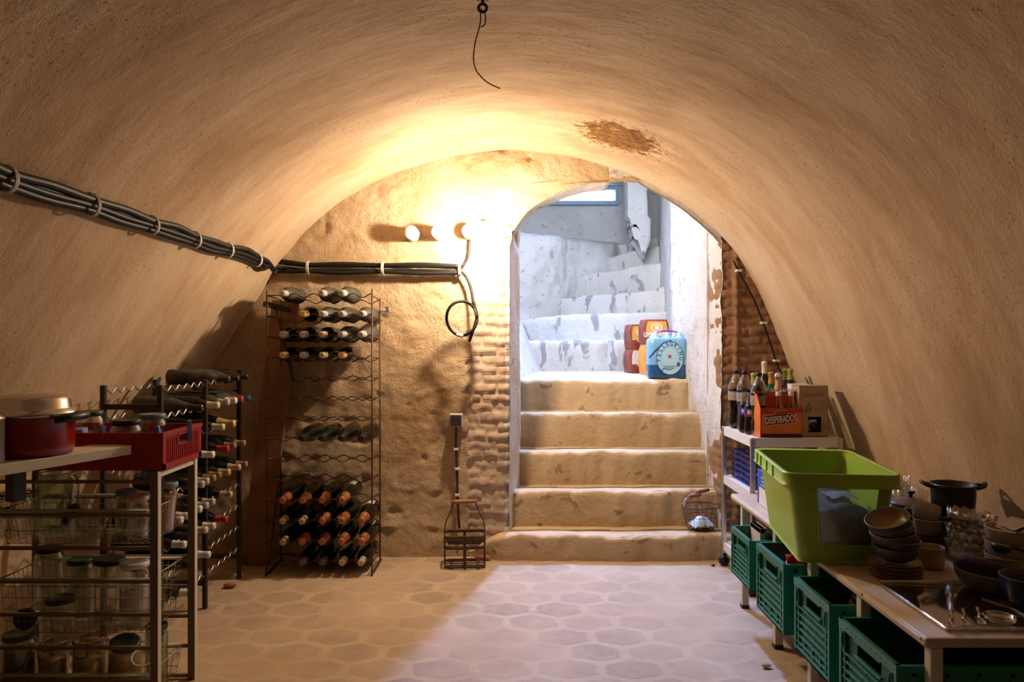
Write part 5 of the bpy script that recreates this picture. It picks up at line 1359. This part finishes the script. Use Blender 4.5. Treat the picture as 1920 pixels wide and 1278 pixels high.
# ------------------------------------------------------------------ crockery
TT = .5505
def tpos(x, y): 
    d = (EYE-TT)*FPX/(y-CY); return Vector((px(x,d), d, TT))
M_STONEW = mat('grey_brown_stoneware', (.075,.064,.058), (.105,.090,.080), 20, .4)
M_STONEIN = mat('tan_glaze', (.34,.22,.13), (.40,.27,.17), 16, .35)
M_CREAMW = mat('cream_glaze', (.48,.37,.25), (.54,.43,.30), 14, .35)
M_BROWNP = mat('brown_plate_glaze', (.22,.135,.085), (.28,.18,.115), 16, .4)
M_IRON = mat('black_cast_iron', (.010,.009,.009), None, rough=.35, spec=.5)
ZN = ['lowest','second','third','fourth','fifth','sixth','seventh','top']
def plate(label, loc, r, m, group, rot=(0,0,0)):
    mb = MB(); mb.lathe([(0,.0),(r*.6,0),(r*.66,.003),(r*.98,.010),(r,.012),(r*.99,.0135),(r*.66,.006),(r*.6,.0035),(0,.0035)], 36)
    o = mb.build('plate', m); o.location = loc; o.rotation_euler = rot; return tag(o, label, 'plate', group)
def bowl(label, loc, r, h, mo, mi, group, rot=(0,0,0), base=.5, name='bowl'):
    o = thing(name, label, name.split('_')[-1], loc, rot, group)
    mb = MB(); mb.lathe([(0,.004),(r*base*.95,.004),(r*base,0),(r*base*1.06,.004),(r*(base*.3+.7),h*.30),(r*.97,h*.72),(r,h)], 34); mb.build('outside', mo, o)
    mb = MB(); mb.lathe([(r,h),(r-.002,h+.0012),(r-.004,h),(r*.97-.004,h*.72),(r*(base*.3+.7)-.005,h*.30+.004),(r*base*.8,.010),(0,.009)], 34); mb.build('inside', mi, o)
    return o
c = tpos(1680, 1080)
for k in range(7): plate('dark tan side plate, %s from the bottom, under the grey bowls' % ('lowest' if k == 0 else ZN[k]), c+Vector((.002*math.sin(k*2),.002*math.cos(k*3),.0068*k)), .083, M_BROWNP, 'plates under the grey bowls')
zb = TT+.0068*6+.014
bw_ = [(0,0,0,0,0),(.004,.0,.030,2,3),(-.008,.002,.052,-7,4),(-.012,.004,.078,-9,5),(-.018,.004,.104,-20,10)]
BNM = ['bottom','second','third','fourth']
for k, (dx, dy, dz, ry, rx_) in enumerate(bw_[:1]+bw_[1:]):
    nm = ['bottom bowl','second bowl','third bowl','fourth bowl','tilted top bowl'][k]
    bowl('grey brown stoneware bowl, %s of the leaning stack at the table edge' % nm, c+Vector((dx,dy,zb-TT+dz)), .072, .046, M_STONEW, M_STONEIN, 'stacked grey bowls', (math.radians(rx_),math.radians(ry),0))
M_RAMEK = mat('honey_glazed_ramekin', (.50,.31,.12), (.56,.37,.17), 18, .35)
bowl('honey coloured ramekin right of the grey bowl stack', tpos(1744,1063), .047, .074, M_RAMEK, M_CREAMW, None, base=.86)
c = tpos(1741,1028)
for k in range(6): plate('small brown saucer, %s from the bottom, under the cream cups' % ('lowest' if k == 0 else ZN[k]), c+Vector((.002*math.sin(k),.002*math.cos(k),.0085*k)), .069, M_BROWNP, 'saucers under the cream cups')
def cup(label, loc, rot):
    o = bowl(label, loc, .053, .062, M_CREAMW, M_CREAMW, 'cream cups on the saucers', rot, .6, 'coffee_cup')
    mb = MB(); mb.tube(spline([(.046,0,.05),(.072,0,.048),(.074,0,.024),(.042,0,.016)],6), .0045, 6); mb.build('handle', M_CREAMW, o)
    return o
cup('lower cream cup resting on the brown saucers', c+Vector((-.004,-.004,.0085*5+.012)), (0,0,math.radians(-30)))
cup('upper cream cup tipped towards the viewer on another cup', c+Vector((-.008,-.002,.0085*5+.056)), (math.radians(33),math.radians(-5),math.radians(160)))
# lidded ribbed pot
rp = thing('lidded_crock', 'ribbed black crock with brown lid behind the saucers', 'crock', tpos(1708,1008))
mb = MB(); pr = [(0,.002),(.066,0)]
for k in range(16): pr.append((.071+(.0045 if k % 4 < 2 else 0), .006+.008*k))
mb.lathe(pr+[(.070,.136),(.0,.136)], 34); mb.build('crock_body', M_IRON, rp)
mb = MB(); mb.lathe([(.082,.137),(.084,.141),(.080,.146),(.045,.158),(.018,.166),(0,.167)], 34); mb.build('lid', mat('brown_lid_glaze',(.22,.14,.09),(.28,.18,.12),14,.3), rp)
mb = MB(); mb.lathe([(.008,.165),(.007,.178),(.016,.184),(.017,.189),(0,.192)], 18); mb.build('knob', M_IRON, rp)
# stacked glass tumblers by the wall
def tumbler(label, loc, r, h, rot=(0,0,0), group=None, ribs=0, gm=None):
    o = thing('glass_tumbler', label, 'glass', loc, rot, group)
    mb = MB(); n = 40
    prof = [(0,.004),(r*.72,.0),(r*.78,.006),(r*.92,h*.5),(r,h),(r-.0025,h),(r*.92-.003,h*.5),(r*.74,.010),(0,.010)]
    mb.lathe(prof, n)
    if ribs:
        for i, v in enumerate(mb.v):
            a = math.atan2(v.y, v.x); kz = 1+.055*math.cos(a*ribs)*(1 if v.z < h*.99 else 1)
            v.x *= kz; v.y *= kz; v.z += (.006*math.cos(a*ribs) if v.z > h*.9 else 0)
    mb.build('glass_body', gm or M_CLEAR, o); return o
p = Vector((px(1687,3.28), 3.28, TT))
for k in range(3): tumbler('clear tumbler, %s of the upright stack beside the green bin' % ['bottom','middle','top'][k], p+Vector((0,0,.052*k)), .042, .10, (0,0,0), 'tumblers beside the green bin', 12)
for k, x in enumerate((1712,1722,1731)):
    q = Vector((px(x,3.22+.05*k), 3.22+.05*k, TT)); tumbler('tall clear glass, %s of three leaning near the wall' % ['left','middle','right'][k], q, .026, .175-.02*k, (0,math.radians(6),0), 'tall glasses near the wall')
# stack of two black pots
def ironpot(label, loc, r, h):
    o = thing('cooking_pot', label, 'pot', loc, (0,0,math.radians(-12)), 'stacked black pots')
    mb = MB(); mb.lathe([(0,.002),(r*.86,0),(r*.92,.006),(r*.97,h*.5),(r,h-.008),(r+.003,h),(r-.003,h),(r*.94,h*.5),(r*.86,.010),(0,.010)], 36); mb.build('pot_body', M_IRON, o)
    for s in (-1,1):
        mb = MB(); mb.tube(spline([(s*(r-.004),-.03,h-.012),(s*(r+.022),-.022,h-.004),(s*(r+.034),0,h+.004),(s*(r+.022),.022,h-.004),(s*(r-.004),.03,h-.012)],6), .0075, 7); mb.build('handle', M_IRON, o)
    return o
p = Vector((px(1787,2.92), 2.92, TT))
ironpot('black cast iron pot at the bottom of the pair by the wall', p+Vector((.01,0,0)), .085, .125)
ironpot('black cast iron pot stacked on top of the other by the wall', p+Vector((0,0,.128)), .080, .115)
dk = thing('glass_saucepan', 'smoky glass saucepan behind the crystal bowls', 'saucepan', Vector((px(1818,2.70)+.02, 2.745, TT)))
mb = MB(); mb.lathe([(0,.0),(.060,0),(.065,.01),(.066,.15),(.070,.155),(.064,.155),(.062,.012),(0,.008)], 32); mb.build('pan_body', glass('smoky_glass',(.10,.10,.12),.05,.15,.6), dk)
mb = MB(); mb.cyl((-.066,0,.147),(-.105,-.01,.147),.007,n=8); mb.build('handle', M_IRON, dk)
# crystal bowls
p = tpos(1815, 1050)
for k in range(4):
    tumbler('cut crystal bowl, %s of the leaning stack' % ['bottom','second','third','top'][k], p+Vector((.002*k,0,.034*k)), .074+.002*k, .075, (math.radians(2*k),math.radians([0,5,-6,3][k]),.3*k), 'stacked crystal bowls', 14)
# cream bowls by the wall
p = Vector((px(1898,2.52), 2.52, TT))
for k in range(3): bowl('cream flared bowl, %s of the stack at the right edge' % ['bottom','middle','top'][k], p+Vector((0,0,.045*k)), .082, .080, M_CREAMW, M_CREAMW, 'cream bowls by the wall', base=.45)
rows = [[(-.075+.019*j, -.05+.02*i, .006+.016*nz(i*.6,j*.5,1,1)+.018*math.sin(j*.45)) for j in range(9)] for i in range(6)]
mb = MB(); mb.grid(rows); mb.grid([[(x,y,z-.010) for x,y,z in r][::-1] for r in rows]); o = mb.build('folded_cloth', mat('brown_linen',(.26,.16,.09),(.34,.22,.13),30,.85)); o.location = p+Vector((.03,-.03,.175)); tag(o, 'folded brown linen cloth lying on the cream bowls', 'cloth')
# wide grey bowls in front
p = Vector((px(1872,2.37), 2.37, TT))
bowl('wide grey salad bowl at the right of the table', p, .125, .075, M_STONEW, M_STONEW, None, base=.42)
bowl('grey oval dish tilted inside the wide grey bowl', p+Vector((.0,.01,.045)), .085, .045, M_STONEW, M_STONEW, None, (math.radians(-6),math.radians(16),0), base=.5, name='serving_dish')
ld = thing('ladle', 'dark metal ladle propped on the wide grey bowl', 'ladle', p+Vector((.03,.03,.115)), (0,math.radians(20),math.radians(20)))
mb = MB(); mb.lathe([(0,-.022),(.015,-.019),(.027,-.008),(.030,.004),(.028,.004),(.014,-.016),(0,-.019)], 20, Matrix.Translation((-.01,0,.02))); mb.build('ladle_bowl', M_IRON, ld)
mb = MB(); mb.tube(spline([(.018,0,.022),(.06,0,.035),(.13,.01,.03),(.18,.02,.005)],6), .0055, 7); mb.build('handle', M_IRON, ld)
bowl('dark blue bowl at the right edge of the table', Vector((px(1935,2.22), 2.22, TT)), .085, .10, mat('dark_blue_glaze',(.012,.02,.06),(.02,.035,.09),30,.25), M_STONEW, None, base=.5)
# flat glass tray with spoons
ty = thing('glass_tray', 'flat clear glass tray near the front corner of the table', 'tray', (1.335,2.25,TT), (0,0,math.radians(-1)))
M_TRAY = glass('smoky_tray_glass', (.60,.56,.52), .06, .10, .6)
mb = MB(); A_, B_ = .138, .20
mb.box((-A_,-B_,.002),(A_,B_,.006)); mb.build('tray_base', M_TRAY, ty, .0015)
mb = MB(); mb.tube([(x,y,.011) for x,y in rrect(2*A_,2*B_,.012,3,4)], .005, 6, True); mb.build('tray_rim', M_CLEAR, ty)
for k, (x, y, a) in enumerate(((1.235,2.10,-32),(1.285,2.12,-30),(1.335,2.13,-28))):
    o = thing('glass_spoon', 'twisted clear glass spoon, %s of three on the glass tray' % ['left','middle','right'][k], 'spoon', (x,y,TT+.012), (0,0,math.radians(a)), 'glass spoons on the tray')
    mb = MB(); mb.tube([(0.004*math.sin(i*1.3), -.05+.012*i, .004+.003*math.cos(i*1.3)) for i in range(11)], [.0045+.0012*(i%2) for i in range(11)], 7); mb.build('stem', M_CLEAR, o)
    mb = MB(); mb.lathe([(0,-.004),(.009,-.003),(.014,.002),(.013,.0035),(.008,-.001),(0,-.002)], 16, Matrix.Translation((0,-.062,.005)) @ Matrix.Diagonal((.9,1.35,1,1))); mb.build('spoon_bowl', M_CLEAR, o)
gd = bowl('shallow clear glass dish lying at the front of the tray', (1.375,2.105,TT+.0075), .042, .018, M_CLEAR, M_CLEAR, None, (0,0,0), .6, 'glass_dish')
kn = thing('serving_knife', 'black handled utensil lying at the right end of the tray', 'utensil', (1.53,2.14,TT+.008), (0,0,math.radians(118)))
mb = MB(); mb.lathe([(0,-.06),(.010,-.058),(.012,-.02),(.011,.03),(.008,.06),(0,.062)], 12, Matrix.Rotation(PI/2,4,'Y')); mb.build('handle', M_IRON, kn)
mb = MB(); mb.prism([(.06,-.008),(.17,-.010),(.18,.0),(.06,.008)], -.001, .001); mb.build('blade', M_STEEL, kn)
